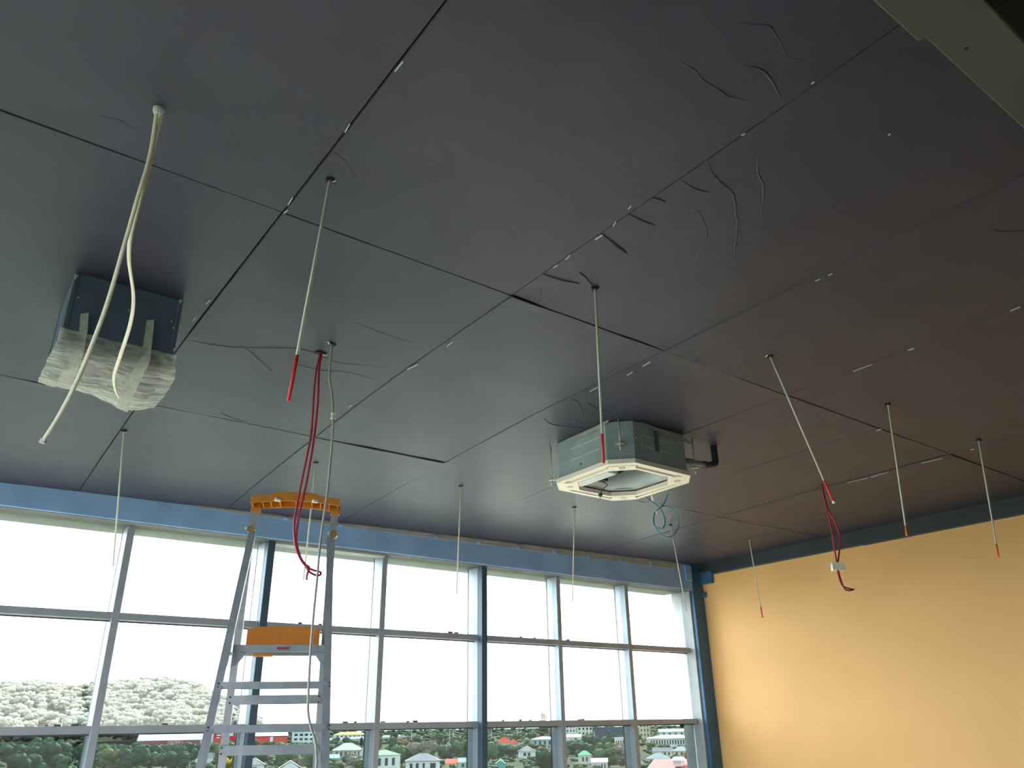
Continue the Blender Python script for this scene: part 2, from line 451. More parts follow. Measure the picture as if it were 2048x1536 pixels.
# --- window-head beam with a tapering filler strip and clips
ZH = 1.698+CAMZ
head = tag(empty('trim_2', (2, YB, ZH)), 'deep beam above the windows, window glare tinted into its blue', 'beam', kind='structure')
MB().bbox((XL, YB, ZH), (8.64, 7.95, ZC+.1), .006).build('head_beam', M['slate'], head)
MB().bbox((XL, YB+.015, ZH-.006), (8.62, 7.9, ZH+.002), .002).build('head_soffit', M['soffit'], head)
def zj(x): return ZC-drop(x, YB)
def strip_h(x): return 0.018+max(0, (x-1.9))*0.0115
xs = [1.9+i*.25 for i in range(27)]
vs = []
for x in xs:
    z1 = zj(x)-.002; z0 = z1-strip_h(x)
    vs += [(x, YB-.012, z1), (x, YB-.012, z0), (x, YB+.01, z0), (x, YB+.01, z1)]
fs = [(i*4+k, i*4+(k+1) % 4, (i+1)*4+(k+1) % 4, (i+1)*4+k) for i in range(len(xs)-1) for k in range(4)]+[(0, 1, 2, 3), tuple((len(xs)-1)*4+k for k in (3, 2, 1, 0))]
MB().add(vs, fs).build('filler_strip', M['filler'], head)
for px, py in ((570,1037),(680,1051),(870,1077),(956,1089),(1035,1101),(1107,1112),(1175,1122),(1240,1132),(1300,1141)):
    p = ony(px, py, YB)
    h = strip_h(p.x); zt = zj(p.x)-h*.35
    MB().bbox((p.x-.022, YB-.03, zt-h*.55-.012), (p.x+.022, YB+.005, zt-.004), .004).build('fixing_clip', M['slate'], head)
MB().bbox((2.68, YB+.06, ZH-.030), (3.89, YG-.012, ZH-.004), .004).build('soffit_packer', M['jamb'], head)

# --- steel corner column with bolted plates
colm = tag(empty('steel_column', (8.7, YB, 0)), 'dark slate blue steel column in the corner beside the ochre wall', 'column', kind='structure')
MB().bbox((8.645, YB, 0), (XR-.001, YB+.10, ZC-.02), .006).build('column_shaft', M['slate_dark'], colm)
MB().bbox((8.625, YB+.06, 0), (8.66, 7.78, ZH+.01), .004).build('side_jamb', M['jamb'], colm)
def wplate(px0, py0, px1, py1, name, t=.05):
    a = onx(px0, py0, XR-.03); b = onx(px1, py1, XR-.03)
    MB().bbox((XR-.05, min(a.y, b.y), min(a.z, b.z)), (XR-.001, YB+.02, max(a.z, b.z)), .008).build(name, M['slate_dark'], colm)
wplate(1423, 1140, 1424, 1166, 'bracket_plate')
wplate(1411, 1184, 1412, 1194, 'lower_plate')
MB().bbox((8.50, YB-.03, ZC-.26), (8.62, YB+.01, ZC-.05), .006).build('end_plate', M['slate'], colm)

# --- curtain wall: mullions, transoms, panes each a piece
win = tag(empty('window_1', (2, YG, 0)), 'tall grid of aluminium framed windows across the far wall', 'window', kind='structure')
MX = [-3.59, -2.38, -1.13, 0.12, 1.367, 2.611, 3.893, 5.114, 6.283, 7.446]
MW = 0.062
TZ = [(0.0, 0.08), (CAMZ+.000, CAMZ+.060), (CAMZ+.885, CAMZ+.946)]
ZTOP = ZH-.007
for x in MX:
    MB().bbox((x, 7.51, 0), (x+MW, 7.70, ZTOP), .003).build('mullion', M['alu'], win)
    MB().bbox((x-.004, 7.70, 0), (x+MW+.004, 7.715, ZTOP), .002).build('mullion_cap', M['alu_dark'], win)
for x in (2.611, 5.114):
    MB().bbox((x+.002, 7.425, 0), (x+MW+.012, 7.51, ZTOP), .004).build('mullion_stiffener', M['navy'], win)
edges = MX+[8.62]
for i in range(len(edges)-1):
    x0 = edges[i]+MW; x1 = edges[i+1]
    for z0, z1 in TZ:
        MB().bbox((x0, 7.512, z0), (x1, 7.66, z1), .003).build('transom', M['alu'], win)
    zz = [TZ[0][1], TZ[1][0], TZ[1][1], TZ[2][0], TZ[2][1], ZTOP]
    for q in range(3):
        MB().box((x0-.001, YG, zz[2*q]-.001), (x1+.001, YG+.001, zz[2*q+1]+.001)).build('pane', M['pane_tint'] if q == 0 else M['pane'], win)
        # glazing beads around each light
    for z in (zz[1], zz[3]):
        MB().box((x0, YG-.02, z-.012), (x1, YG-.004, z)).build('glazing_bead', M['alu_dark'], win)
# mortar and sealant lumps left on the transoms
for px, py, Zt in ((600,1243,2),(640,1245,2),(900,1265,2),(912,1266,2),(1041,1272,2),(1068,1275,2),(1135,1278,2),(115,1454,1),(150,1454,1),(92,1455,1),(330,1450,1),
                   (690,1446,1),(710,1445,1),(765,1445,1),(815,1443,1),(830,1443,1),(1005,1440,1),(1060,1439,1),(1158,1437,1),(1165,1437,1),(1040,1440,1)):
    p = ony(px, py, 7.54); z = TZ[Zt][1]
    w = .012+.02*R.random()
    b = MB(); b.prism([(p.x-w, 7.525), (p.x+w*.7, 7.52), (p.x+w, 7.55), (p.x-w*.5, 7.56)], z-.001, z+.010+.008*R.random())
    b.build('sealant_lump', M['alu_dark'], win)
p = ony(1362, 1450, 7.55)
MB().bbox((p.x-.018, 7.51, CAMZ-.035), (p.x+.018, 7.56, CAMZ+.002), .006).build('window_catch', M['rubber'], win)

# --- boxed overhead beam near the viewer (top right)
ZB = 1.75+CAMZ
ob = tag(empty('overhead_beam', (2, .5, ZB)), 'dark brown boxed beam hanging below the ceiling at upper right', 'beam', kind='structure')
MB().bbox((1.90, .43, ZB), (XR-.05, .588, ZC+.03), .004).build('beam_casing', M['beam'], ob)
MB().bbox((XL+.05, .35, ZB-.012), (1.902, .603, ZC+.03), .004).build('beam_sleeve', M['beam'], ob)
p = onz(1933, 97, ZB)
MB().prism([(p.x+.006*math.cos(a*.785), p.y+.006*math.sin(a*.785)) for a in range(8)], ZB-.001, ZB+.003).build('screw_hole', M['rubber'], ob)

# ================================================================== SERVICES HANGING FROM THE CEILING
def plumb_end(top, px, py):
    """point on the sight line of the lower end that lies closest to the plumb line under 'top'"""
    d = ray(px, py); o = np.array([0, 0, CAMZ])
    d2 = d[:2]; t = float(np.dot(d2, np.array([top.x, top.y]))/np.dot(d2, d2))
    q = o+d*t
    return Vector(q)
RODS = [ # top px, bottom px, tip start px, tip colour, label
 ((660,360),(577,802),(595,711),'red','zinc hanging rod with a long red tip, left of the red cable loop'),
 ((1190,577),(1207,926),(1204,868),'red','red-tipped zinc rod hanging in front of the ceiling cassette unit'),
 ((1540,712),(1667,1004),(1648,962),'red','slanting zinc rod with red tip and white end, above the cable with a connector'),
 ((1776,808),(1814,1072),(1811,1052),'orange_tip','zinc rod with a short orange tip ending at the wall trim'),
 ((1957,880),(1997,1114),(1991,1088),'orange_tip','rightmost zinc rod, its orange tip hanging against the ochre wall'),
 ((248,862),(226,1133),None,None,'leftmost bare rod hanging in front of the left window'),
 ((632,925),(607,1160),None,None,'bare rod hanging behind the top of the ladder'),
 ((922,972),(913,1188),None,None,'bare rod hanging in front of the window midway between ladder and cassette unit'),
 ((1149,1014),(1145,1205),None,None,'bare rod hanging below the left corner of the cassette unit'),
 ((1341,1050),(1373,1222),None,None,'bare tilted rod passing through the blue cable loop'),
 ((1498,1077),(1525,1235),(1519,1214),'red','thin rod with small red tip in front of the ochre wall near the column'),
]
for (tp, bp, tip, tc, lab) in RODS:
    top = ceil(*tp); bot = plumb_end(top, *bp)
    o = tag(empty('hanging_rod', top), lab, 'rod', 'rods hanging from the ceiling')
    rr = .0062
    up = top+Vector((0, 0, .03))
    if tip:
        d = (bot-top); t = plumb_end(top, *tip)
        k = max(0, min(1, (t-top).dot(d)/d.dot(d))); mid = top+d*k
    else: mid = bot
    MB().tube([up, top, mid], rr, 10).build('rod_shaft', M['rod'], o, smooth=True)
    if tip:
        MB().tube([mid, bot], rr*1.12, 10).build('painted_tip', M[tc], o, smooth=True)
        if tp == (1540, 712):
            MB().tube([bot+(mid-bot).normalized()*.005, bot-(mid-bot).normalized()*.008], rr*1.25, 10).build('end_plug', M['white'], o)
    # torn hole and bent tab where the rod comes through the paper
    b = MB().prism([(top.x+(.018+.008*math.sin(a*2.3+top.x))*math.cos(a*.628), top.y+(.018+.006*math.cos(a*1.7))*math.sin(a*.628)) for a in range(10)], top.z-.007, top.z+.004)
    b.build('torn_hole', M['slab'], o)
    s = Vector((_r[0], _r[1], 0)).normalized()
    MB().beam(top+s*.010+Vector((0,0,-.012)), top+s*.024+Vector((0, 0, -.004)), .012, .0015, (0, 1, 0)).build('torn_tab', M['chip'], o)

# --- cream cables through one sleeve
T0 = ceil(318, 218)
def pathy(pts):                 # (px, py, Y) triples
    return [ony(a, b, y) for a, b, y in pts]
def cable(name, pts, r, m, label, group=None, flat=1.0, k=8, parts=()):
    P = spline(pts, k)
    o = tag(MB().tube(P, r, 10, flat).build(name, m, None, smooth=True), label, 'cable', group)
    return o
y0 = T0.y
c = cable('power_cable', [T0+Vector((-.006, 0, .04)), T0+Vector((-.006, 0, 0))]+pathy([(300,310,y0+.005),(274,400,y0+.01),(250,485,y0+.015),(215,605,y0+.02),(180,700,y0+.02),(150,770,y0+.02),(118,832,y0+.02),(85,884,y0+.02)]),
      .0090, M['cream'], 'cream cable ending loose at lower left below the wrapped duct', 'pair of cream cables', .55)
MB().tube([ony(88, 879, y0+.02), ony(84, 886, y0+.02)], .0095, 8, .6).build('cut_end', M['chip'], c)
c = cable('power_cable', [T0+Vector((.012, 0, .04)), T0+Vector((.012, 0, 0))]+pathy([(301,320,y0+.01),(280,400,y0+.03),(262,470,y0+.06),(258,520,y0+.16),(267,595,y0+.42),(260,650,y0+.68),(241,710,y0+.95),(228,752,y0+1.2),(231,780,y0+1.38),(240,797,y0+1.50)]),
      .0095, M['cream'], 'cream cable curving into the plastic under the duct', 'pair of cream cables', .55)
b = MB().tube([T0+Vector((0, 0, .03)), T0+Vector((0, 0, -.012)), T0+Vector((0, 0, -.026))], [.022, .020, .014], 12)
tag(b.build('cable_sleeve', M['chip'], None), 'ragged pale sleeve where the cream cables leave the ceiling', 'sleeve')

# --- red loop and grey cable near the ladder
T1 = ceil(641, 705); T2 = ceil(664, 688)
ya = T1.y
red = tag(empty('red_cable_loop', T1), 'long red doubled cable with a knotted loop hanging before the ladder', 'cable')
MB().tube(spline([T1+Vector((0, 0, .03)), T1]+pathy([(632,745,ya),(627,800,ya),(622,870,ya),(606,950,ya),(594,1010,ya),(588,1050,ya),(591,1090,ya),(601,1118,ya),(614,1134,ya),(626,1140,ya),(640,1144,ya),(641,1149,ya),(634,1151,ya),(622,1146,ya),(614,1138,ya)]), 6), .0062, 8).build('cable_strand', M['redcable'], red, smooth=True)
MB().tube(spline([T1+Vector((.008, 0, .03)), T1+Vector((.008, 0, 0))]+pathy([(638,745,ya),(636,800,ya),(629,870,ya),(616,950,ya),(603,1010,ya),(595,1050,ya),(593,1085,ya),(602,1116,ya),(613,1132,ya),(617,1140,ya),(614,1150,ya),(613,1160,ya)]), 6), .0062, 8).build('cable_strand', M['redcable'], red, smooth=True)
MB().tube(pathy([(612,1132,ya-.006),(618,1137,ya-.006)]), .012, 8).build('cable_knot', M['redcable'], red, smooth=True)
MB().tube(spline([T1+Vector((.01,0,-.004)), T1+Vector((.03,0,-.012)), T1+Vector((.05,0,.006))], 5), .006, 8, .4).build('torn_edge', M['chip'], red)
MB().prism([(T1.x+.035*math.cos(a*.7), T1.y+.02*math.sin(a*.7)) for a in range(9)], T1.z-.006, T1.z+.004).build('torn_hole', M['slab'], red)
yb = T2.y
gc = tag(empty('grey_cable', T2), 'long grey cable with a taped joint hanging in front of the ladder', 'cable')
gp = [T2+Vector((0, 0, .03)), T2]+pathy([(661,720,yb),(659,757,yb),(664,792,yb),(666,830,yb),(665,870,yb),(660,930,yb),(654,990,yb),(645,1050,yb),(639,1100,yb),(634,1160,yb),(628,1220,yb),(622,1290,yb),(618,1360,yb),(616,1420,yb),(622,1455,yb),(630,1480,yb),(633,1515,yb),(631,1560,yb)])
gp += [Vector((gp[-1].x+.02, gp[-1].y+.03, .5)), Vector((gp[-1].x+.05, gp[-1].y+.05, .010)), Vector((gp[-1].x+.25, gp[-1].y-.1, .010))]
MB().tube(spline(gp, 6), .0066, 8).build('cable_strand', M['greycable'], gc, smooth=True)
pj = ony(665.5, 832, yb)
MB().tube([pj+Vector((0, 0, .016)), pj+Vector((0, 0, .006)), pj+Vector((0, 0, -.006)), pj+Vector((0, 0, -.016))], [.013, .010, .010, .013], 8).build('tape_joint', M['white'], gc)
MB().prism([(T2.x+.026*math.cos(a*.7), T2.y+.022*math.sin(a*.7)) for a in range(9)], T2.z-.006, T2.z+.004).build('torn_hole', M['slab'], gc)
MB().beam(T2+Vector((-.02, -.012, -.012)), T2+Vector((-.034, -.018, .0)), .012, .003, (0, 1, 0)).build('torn_tab', M['chip'], gc)

# --- red cable with white connector on the right
T3 = ceil(1643, 970); yc = T3.y
rc = tag(empty('red_connector_cable', T3), 'red cable hanging with a white connector block before the ochre wall', 'cable')
MB().tube(spline([T3+Vector((0,0,.03)), T3]+pathy([(1648,995,yc),(1655,1025,yc),(1662,1055,yc),(1667,1085,yc),(1671,1110,yc),(1674,1128,yc)]), 6), .0075, 8).build('cable_strand', M['redcable'], rc, smooth=True)
MB().tube(spline([T3+Vector((.01,0,.03)), T3+Vector((.01,0,0))]+pathy([(1652,1005,yc),(1658,1022,yc),(1669,1042,yc),(1677,1062,yc),(1680,1080,yc),(1678,1108,yc),(1675,1128,yc)]), 6), .0075, 8).build('cable_strand', M['redcable'], rc, smooth=True)
MB().tube(spline(pathy([(1674,1138,yc),(1678,1155,yc),(1684,1170,yc),(1694,1176,yc),(1708,1179,yc)]), 6), .0072, 8).build('cable_tail', M['redcable'], rc, smooth=True)
MB().tube(spline(pathy([(1676,1138,yc),(1680,1155,yc),(1688,1176,yc),(1697,1181,yc),(1708,1179,yc)]), 6), .0072, 8).build('cable_tail', M['redcable'], rc, smooth=True)
pc = ony(1675.5, 1133, yc); kc = mpp(pc); sr = Vector((_r[0], _r[1], 0)).normalized()
blk = MB().beam(pc-sr*12*kc, pc+sr*12*kc, 15*kc, 9*kc, (0, 0, 1)).build('connector_block', M['white'], rc)
MB().beam(pc-sr*12.5*kc+Vector((0, 0, -6*kc)), pc+sr*13.5*kc+Vector((0, 0, -6*kc)), 4*kc, 12*kc, (0, 0, 1)).build('block_lip', M['white'], blk)
MB().beam(pc-sr*17*kc+Vector((0, 0, 6*kc)), pc-sr*11*kc+Vector((0, 0, 4.5*kc)), 2.5*kc, 2*kc, (0, 0, 1)).build('strap_end', M['white'], rc)

# ================================================================== WRAPPED DUCT STUB (left)
DX0, DX1, DY0, DY1 = .268, .772, 3.905, 4.33
ZD = 1.665+CAMZ
dz = ZC-drop(.5, 4.1)
duct = tag(empty('duct_stub', ((DX0+DX1)/2, (DY0+DY1)/2, ZD)), 'dark square duct stub with its mouth wrapped in taped plastic', 'duct')
b = MB(); t = .012
b.box((DX0, DY0, ZD), (DX1, DY0+t, dz+.02)); b.box((DX0, DY1-t, ZD), (DX1, DY1, dz+.02))
b.box((DX0, DY0+t, ZD), (DX0+t, DY1-t, dz+.02)); b.box((DX1-t, DY0+t, ZD), (DX1, DY1-t, dz+.02))
b.build('duct_box', M['duct'], duct)
for x0, x1, y0_, y1_ in ((DX0-.004, DX0+.018, DY0-.004, DY0+.018), (DX1-.018, DX1+.004, DY0-.004, DY0+.018), (DX0-.004, DX0+.018, DY1-.018, DY1+.004)):
    MB().bbox((x0, y0_, ZD+.01), (x1, y1_, dz+.01), .003).build('corner_angle', M['duct'], duct)
MB().beam((DX0-.006, DY0+.02, ZD+.02), (DX0-.006, DY0+.02, ZD+.26), .008, .004, (0,1,0)).build('torn_paper_strip', M['steelbright'], duct)
MB().beam((DX0-.006, DY1-.02, ZD+.02), (DX0-.006, DY1-.02, ZD+.16), .006, .004, (0,1,0)).build('torn_paper_strip', M['steelbright'], duct)
for px, py in ((156,596),(257,621),(343,643),(347,656)):
    p = ony(px, py, DY0)
    MB().prism([(p.x+.004*math.cos(a*1.05), p.y-.003+.002*math.sin(a*1.05)) for a in range(6)], p.z-.004, p.z+.004).build('rivet', M['chip'], duct)
for px, py in ((148,549),(358,598),(346,696)):
    p = ony(px, py, DY0-.01)
    MB().add([p, p+Vector((.022, 0, .004)), p+Vector((.008, 0, -.028)), p+Vector((.010, .006, -.006))], [(0,1,2),(0,3,1),(1,3,2),(2,3,0)]).build('torn_flap', M['chip'], duct)
# plastic sheet drawn over the mouth
nu, nv = 90, 100
path = [(DY0-.008, ZD+.105), (DY0-.010, ZD+.05), (DY0-.014, ZD+.0), (DY0-.004, ZD-.030), (DY0+.08, ZD-.040), (DY0+.22, ZD-.044), (DY0+.36, ZD-.036), (DY1+.004, ZD-.028), (DY1+.020, ZD+.01), (DY1+.014, ZD+.06)]
pp = spline([Vector((0, a, z)) for a, z in path], 8)
vs = []
for j in range(nv+1):
    q = pp[min(len(pp)-1, int(round(j/nv*(len(pp)-1))))]
    v = j/nv
    for i in range(nu+1):
        u = i/nu
        bulge = .028*math.sin(math.pi*min(1, max(0, (v-.1)/.9)))
        x = DX0-.012-bulge*.6+u*(DX1-DX0+.024+bulge*1.2)
        n1 = 1-2.4*abs(noise.noise(Vector((u*2.2, v*13+u*2.6, 2.1)))); n2 = 1-2.4*abs(noise.noise(Vector((u*5+v*3, v*22-u*4, 7.7))))
        amp = .010 if v > .25 else .007
        wy = (n1*.9+n2*.45)*amp
        sag = -.055*math.exp(-((u-.80)/.20)**2-((v-.70)/.22)**2)-.012*math.sin(math.pi*u)*math.sin(math.pi*v)
        top_ragged = (.022*noise.noise(Vector((u*6, 3, 1)))-.030*u) if j == 0 else 0
        vs.append((x+.004*n2, q.y-(wy if v < .3 else 0)-abs(wy)*.3, q.z+(wy if v >= .3 else 0)+sag+top_ragged))
W = nu+1
fs = [(j*W+i, j*W+i+1, (j+1)*W+i+1, (j+1)*W+i) for j in range(nv) for i in range(nu)]
wrap = MB().add(vs, fs).build('plastic_wrap', M['film'], duct, smooth=True)
# loose corner of the sheet on the right
cpts = [ony(322, 708, DY0-.02), ony(352, 738, DY0-.03), ony(331, 770, DY0+.10), ony(318, 748, DY0-.012), ony(340,752,DY0+.02)]
MB().add(cpts, [(0,1,3),(1,4,3),(1,2,4),(4,2,3)]).build('loose_corner', M['film'], wrap)
def tape(pts, w, parent, seed):
    P = spline(pts, 8); vs = []; n = len(P)
    s0 = Vector((_r[0], _r[1], _r[2]))
    for i, p in enumerate(P):
        d = (P[min(i+1, n-1)]-P[max(i-1, 0)]).normalized()
        s = (s0-d*s0.dot(d)).normalized(); nn = d.cross(s)
        for k in range(6):
            a = k/5-.5
            o_ = nn*(.0022*noise.noise(Vector((a*9, i*.35, seed))))
            vs.append(p+s*(a*w)+o_)
    fs = [(i*6+k, i*6+k+1, (i+1)*6+k+1, (i+1)*6+k) for i in range(n-1) for k in range(5)]
    o = MB().add(vs, fs).build('tape_strip', M['tape'], parent, smooth=True)
    return o
tape([ony(165,627,DY0-.006), ony(163,660,DY0-.007), ony(158,688,DY0-.012), ony(152,712,DY0-.045), ony(144,738,DY0-.055), ony(135,752,DY0+.01), ony(128,768,DY0+.09)], .058, duct, 1)
tape([ony(297,640,DY0-.006), ony(294,670,DY0-.007), ony(290,705,DY0-.013), ony(285,728,DY0-.045), ony(272,752,DY0-.055), ony(258,780,DY0+.00), ony(243,820,DY0+.08)], .060, duct, 2)

# ================================================================== CASSETTE AIR CONDITIONER
CX0, CX1, CY0, CY1 = 3.845, 4.690, 3.815, 4.660
ch = .145
def octo(x0, x1, y0, y1, c):
    return [(x0+c, y0), (x1-c, y0), (x1, y0+c), (x1, y1-c), (x1-c, y1), (x0+c, y1), (x0, y1-c), (x0, y0+c)]
ZP = 1.745+CAMZ; ZU = 1.775+CAMZ; ZT = ZC-.012
ac = tag(empty('ceiling_cassette', ((CX0+CX1)/2, (CY0+CY1)/2, ZP)), 'square ceiling cassette air conditioner with open white underside frame', 'air conditioner')
cx, cy = (CX0+CX1)/2, (CY0+CY1)/2
OUT = octo(CX0, CX1, CY0, CY1, ch)
def inset(d, c2=None):
    return octo(CX0+d, CX1-d, CY0+d, CY1-d, (ch if c2 is None else c2))
casing = MB().ring(OUT, inset(.012), ZU, ZT)
casing.prism(OUT, ZT, ZT+.010)
cas = casing.build('casing', M['unit'], ac)
# knock-out slots scored in the side panels
def slot(a, b_, z, nrm):
    a = Vector((*a, z)); b_ = Vector((*b_, z))
    MB().beam(a, b_, .005, .004, (0, 0, 1)).build('knockout_slot', M['chip'], cas)
zt, zb2 = ZU+.205, ZU+.118
for z in (zt, zb2):
    slot((CX0-.001, CY0+ch+.07), (CX0-.001, CY0+ch+.245), z, None)
    slot((CX0-.001, CY0+ch+.265), (CX0-.001, CY0+ch+.40), z, None)
    slot((CX0+ch+.08, CY0-.001), (CX0+ch+.215, CY0-.001), z, None)
    slot((CX0+ch+.275, CY0-.001), (CX0+ch+.42, CY0-.001), z, None)
MB().beam((CX0+ch+.08, CY0-.001, zb2), (CX0+ch+.08, CY0-.001, zt), .003, .003, (1, 0, 0)).build('knockout_slot', M['chip'], cas)
MB().bbox((CX0+ch+.215, CY0-.004, ZU+.105), (CX0+ch+.265, CY0+.002, ZT-.02), .002).build('dark_strap', M['duct'], cas)
MB().prism([(CX0-.002+.001*math.cos(a), CY0+ch+.29+.007*math.sin(a*.785)) for a in range(8)], ZU+.05, ZU+.062).build('screw_hole', M['rubber'], cas)
for (x, y, z) in ((CX0+ch+.02, CY0-.002, ZT-.03), (CX0+ch+.02, CY0-.002, ZU+.17), (CX0+ch+.02, CY0-.002, ZU+.03), (CX1-ch-.05, CY0-.002, ZT-.06), (CX0-.002, CY1-ch-.02, ZT-.03), (CX0-.002, CY1-ch-.25, ZT-.02)):
    MB().tube([(x-.002, y-.002, z), (x+.002, y+.002, z)], .005, 6).build('case_screw', M['chip'], cas)
# white underside frame: outer rim, louvre troughs, corner pads and inner lip
frame = MB().ring(octo(CX0-.012, CX1+.012, CY0-.012, CY1+.012, ch-.005), inset(.026), ZP, ZU+.004).build('underside_frame', M['white'], ac)
MB().ring(inset(.072, ch-.01), inset(.100, .15), ZP-.004, ZU).build('inner_frame', M['white'], ac)
for i, nm in ((0, 'n'), (2, 'e'), (4, 's'), (6, 'w')):
    o1, o2 = inset(.026)[i], inset(.026)[(i+1) % 8]; p1, p2 = inset(.072, ch-.01)[i], inset(.072, ch-.01)[(i+1) % 8]
    poly = [o1, o2, p2, p1]
    MB().prism(poly, ZP+.014, ZP+.018).build('louvre_trough', M['inlet'], ac)
    # one louvre blade lying in the trough
    a = Vector((*o1, ZP+.008)); b_ = Vector((*o2, ZP+.008)); c_ = Vector((*p1, 0)); m_ = (Vector((*p1, ZP+.008))-a)*.5
    MB().beam(a+m_+(b_-a)*.04, b_+(Vector((*p2, ZP+.008))-b_)*.5-(b_-a)*.04, .024, .004, ((p1[0]-o1[0]), (p1[1]-o1[1]), 0)).build('louvre_blade', M['white'], ac)
for i in (1, 3, 5, 7):
    o1, o2 = inset(.026)[i], inset(.026)[(i+1) % 8]; p1, p2 = inset(.085, ch-.01)[i], inset(.085, ch-.01)[(i+1) % 8]
    pad = MB().prism([o1, o2, p2, p1], ZP-.006, ZU).build('corner_pad', M['white'], ac)
    q = (Vector((*o1, 0))+Vector((*o2, 0))+Vector((*p1, 0))+Vector((*p2, 0)))/4
    MB().ring([(q.x+.026*math.cos(a*.524), q.y+.026*math.sin(a*.524)) for a in range(12)], [(q.x+.014*math.cos(a*.524), q.y+.014*math.sin(a*.524)) for a in range(12)], ZP-.009, ZP-.004).build('pad_recess', M['inlet'], pad)
# bell-mouth fan inlet, filter tray and control wiring visible through the open centre
nb = 40; prof = [(.335, ZU+.010), (.318, ZU+.014), (.290, ZU+.030), (.262, ZU+.060), (.250, ZU+.10), (.248, ZU+.15)]
vs = [(cx+r_*math.cos(2*math.pi*a/nb), cy+r_*math.sin(2*math.pi*a/nb), z) for r_, z in prof for a in range(nb)]
fs = [(i*nb+a, i*nb+(a+1) % nb, (i+1)*nb+(a+1) % nb, (i+1)*nb+a) for i in range(len(prof)-1) for a in range(nb)]
MB().add(vs, fs).build('inlet_bell', M['inlet'], ac, smooth=True)
MB().ring(inset(.095, .15), [(cx+.335*math.cos(2*math.pi*(a+.5)/8-math.pi*.75), cy+.335*math.sin(2*math.pi*(a+.5)/8-math.pi*.75)) for a in range(8)], ZU+.010, ZU+.014).build('inlet_plate', M['inlet'], ac)
fan = MB().prism([(cx+.246*math.cos(2*math.pi*a/24), cy+.246*math.sin(2*math.pi*a/24)) for a in range(24)], ZU+.15, ZU+.16).build('fan_disc', M['unit_dark'], ac)
for a in range(9):
    t_ = 2*math.pi*a/9
    MB().beam((cx+.13*math.cos(t_), cy+.13*math.sin(t_), ZU+.13), (cx+.19*math.cos(t_+.25), cy+.19*math.sin(t_+.25), ZU+.13), .05, .003, (0, 0, 1)).build('fan_blade', M['unit_dark'], fan)
MB().bbox((CX0+.135, CY0+.30, ZU-.020), (CX0+.245, CY1-.13, ZU+.010), .006).build('control_box', M['inlet'], ac)
MB().bbox((CX0+.27, CY1-.36, ZU-.012), (CX0+.33, CY1-.30, ZU+.010), .004).build('terminal_block', M['unit_dark'], ac)
MB().tube(spline([(CX0+.30, CY1-.32, ZU-.012), (CX0+.37, CY1-.30, ZU-.022), (CX0+.43, CY1-.19, ZU-.018), (CX0+.47, CY1-.10, ZP-.012), (CX0+.55, CY1-.02, ZP-.010)], 6), .0035, 6).build('control_wire', M['rubber'], ac, smooth=True)
MB().bbox((CX0+.46, CY1-.12, ZP-.022), (CX0+.485, CY1-.09, ZP+.0), .004).build('cable_clip', M['rubber'], ac)
# suspension: threaded rods and brackets at the chamfered corners
for i, (px, py) in enumerate(((CX0+.060, CY0+.060), (CX1-.035, CY0+.060), (CX0+.045, CY1-.065), (CX1-.060, CY1-.060))):
    dzr = (.0, -.045, -.085, -.05)[i]
    sx = -1 if px < cx else 1; sy = -1 if py < cy else 1
    ox, oy = px+sx*.028, py+sy*.028
    MB().tube([(ox, oy, ZC+.03), (ox, oy, ZU+dzr+.06)], .006, 8).build('suspension_rod', M['rod'], ac, smooth=True)
    br = MB().beam((px+sx*.004-sy*.03, py+sy*.004+sx*.03, ZU+dzr+.12), (px+sx*.004+sy*.03, py+sy*.004-sx*.03, ZU+dzr+.12), .028, .004, (0, 0, 1))
    br.bbox((ox-.022, oy-.022, ZU+dzr+.105), (ox+.022, oy+.022, ZU+dzr+.111), .002)
    bo = br.build('hanger_bracket', M['rod'], ac)
    MB().tube([(ox, oy, ZU+dzr+.085), (ox, oy, ZU+dzr+.098)], .013, 6).build('lock_nut', M['steelbright'], bo)
    MB().tube([(ox, oy, ZU+dzr+.112), (ox, oy, ZU+dzr+.125)], .013, 6).build('lock_nut', M['steelbright'], bo)
# torn ceiling paper curling at the cut-out
for pts in ([(CX0-.008, CY0+.58, ZC-.02), (CX0-.014, CY0+.40, ZC-.030), (CX0-.010, CY0+.22, ZC-.026), (CX0-.004, CY0+.10, ZC-.004)],
            [(CX0+.22, CY0-.006, ZC-.002), (CX0+.38, CY0-.016, ZC-.032), (CX0+.55, CY0-.020, ZC-.042), (CX1-.11, CY0-.012, ZC-.058), (CX1-.03, CY0+.02, ZC-.05)]):
    P = spline(pts, 5); vs = []
    for i, p in enumerate(P):
        e = math.sin(math.pi*(i+.3)/(len(P)+.3))
        vs += [p+Vector((0, 0, .012*e+.01)), p+Vector((-.012*e, -.012*e, -.020*e))]
    MB().add(vs, [(2*i, 2*i+1, 2*i+3, 2*i+2) for i in range(len(P)-1)]).build('torn_paper_edge', M['foil'], ac)

# --- condensate pipe at the right side of the unit
pw = tag(empty('condensate_pipe', (4.8, 3.85, ZU)), 'black elbow drain pipe rising beside the cassette unit', 'pipe')
yq = 3.86
pA = ony(1372, 921, yq); pB = ony(1412, 930, yq); pC = ony(1430, 930, yq); pD = ceil(1429, 893); pD = Vector((pC.x, yq, ZC+.02))
MB().tube([pA, pB], .021, 14).build('hose_end', M['pipe_grey'], pw, smooth=True)
MB().tube(spline([pB-(pC-pB)*.2, pB+(pC-pB)*.45, pC+Vector((.002, 0, .012)), pC+Vector((.010, 0, .05))], 6)+[Vector((pC.x+.010, yq, ZC+.02))], .027, 14).build('elbow_pipe', M['pipe'], pw, smooth=True)
MB().tube([pB+(pA-pB)*.12, pB-(pA-pB)*.06], .029, 14).build('pipe_collar', M['pipe'], pw, smooth=True)

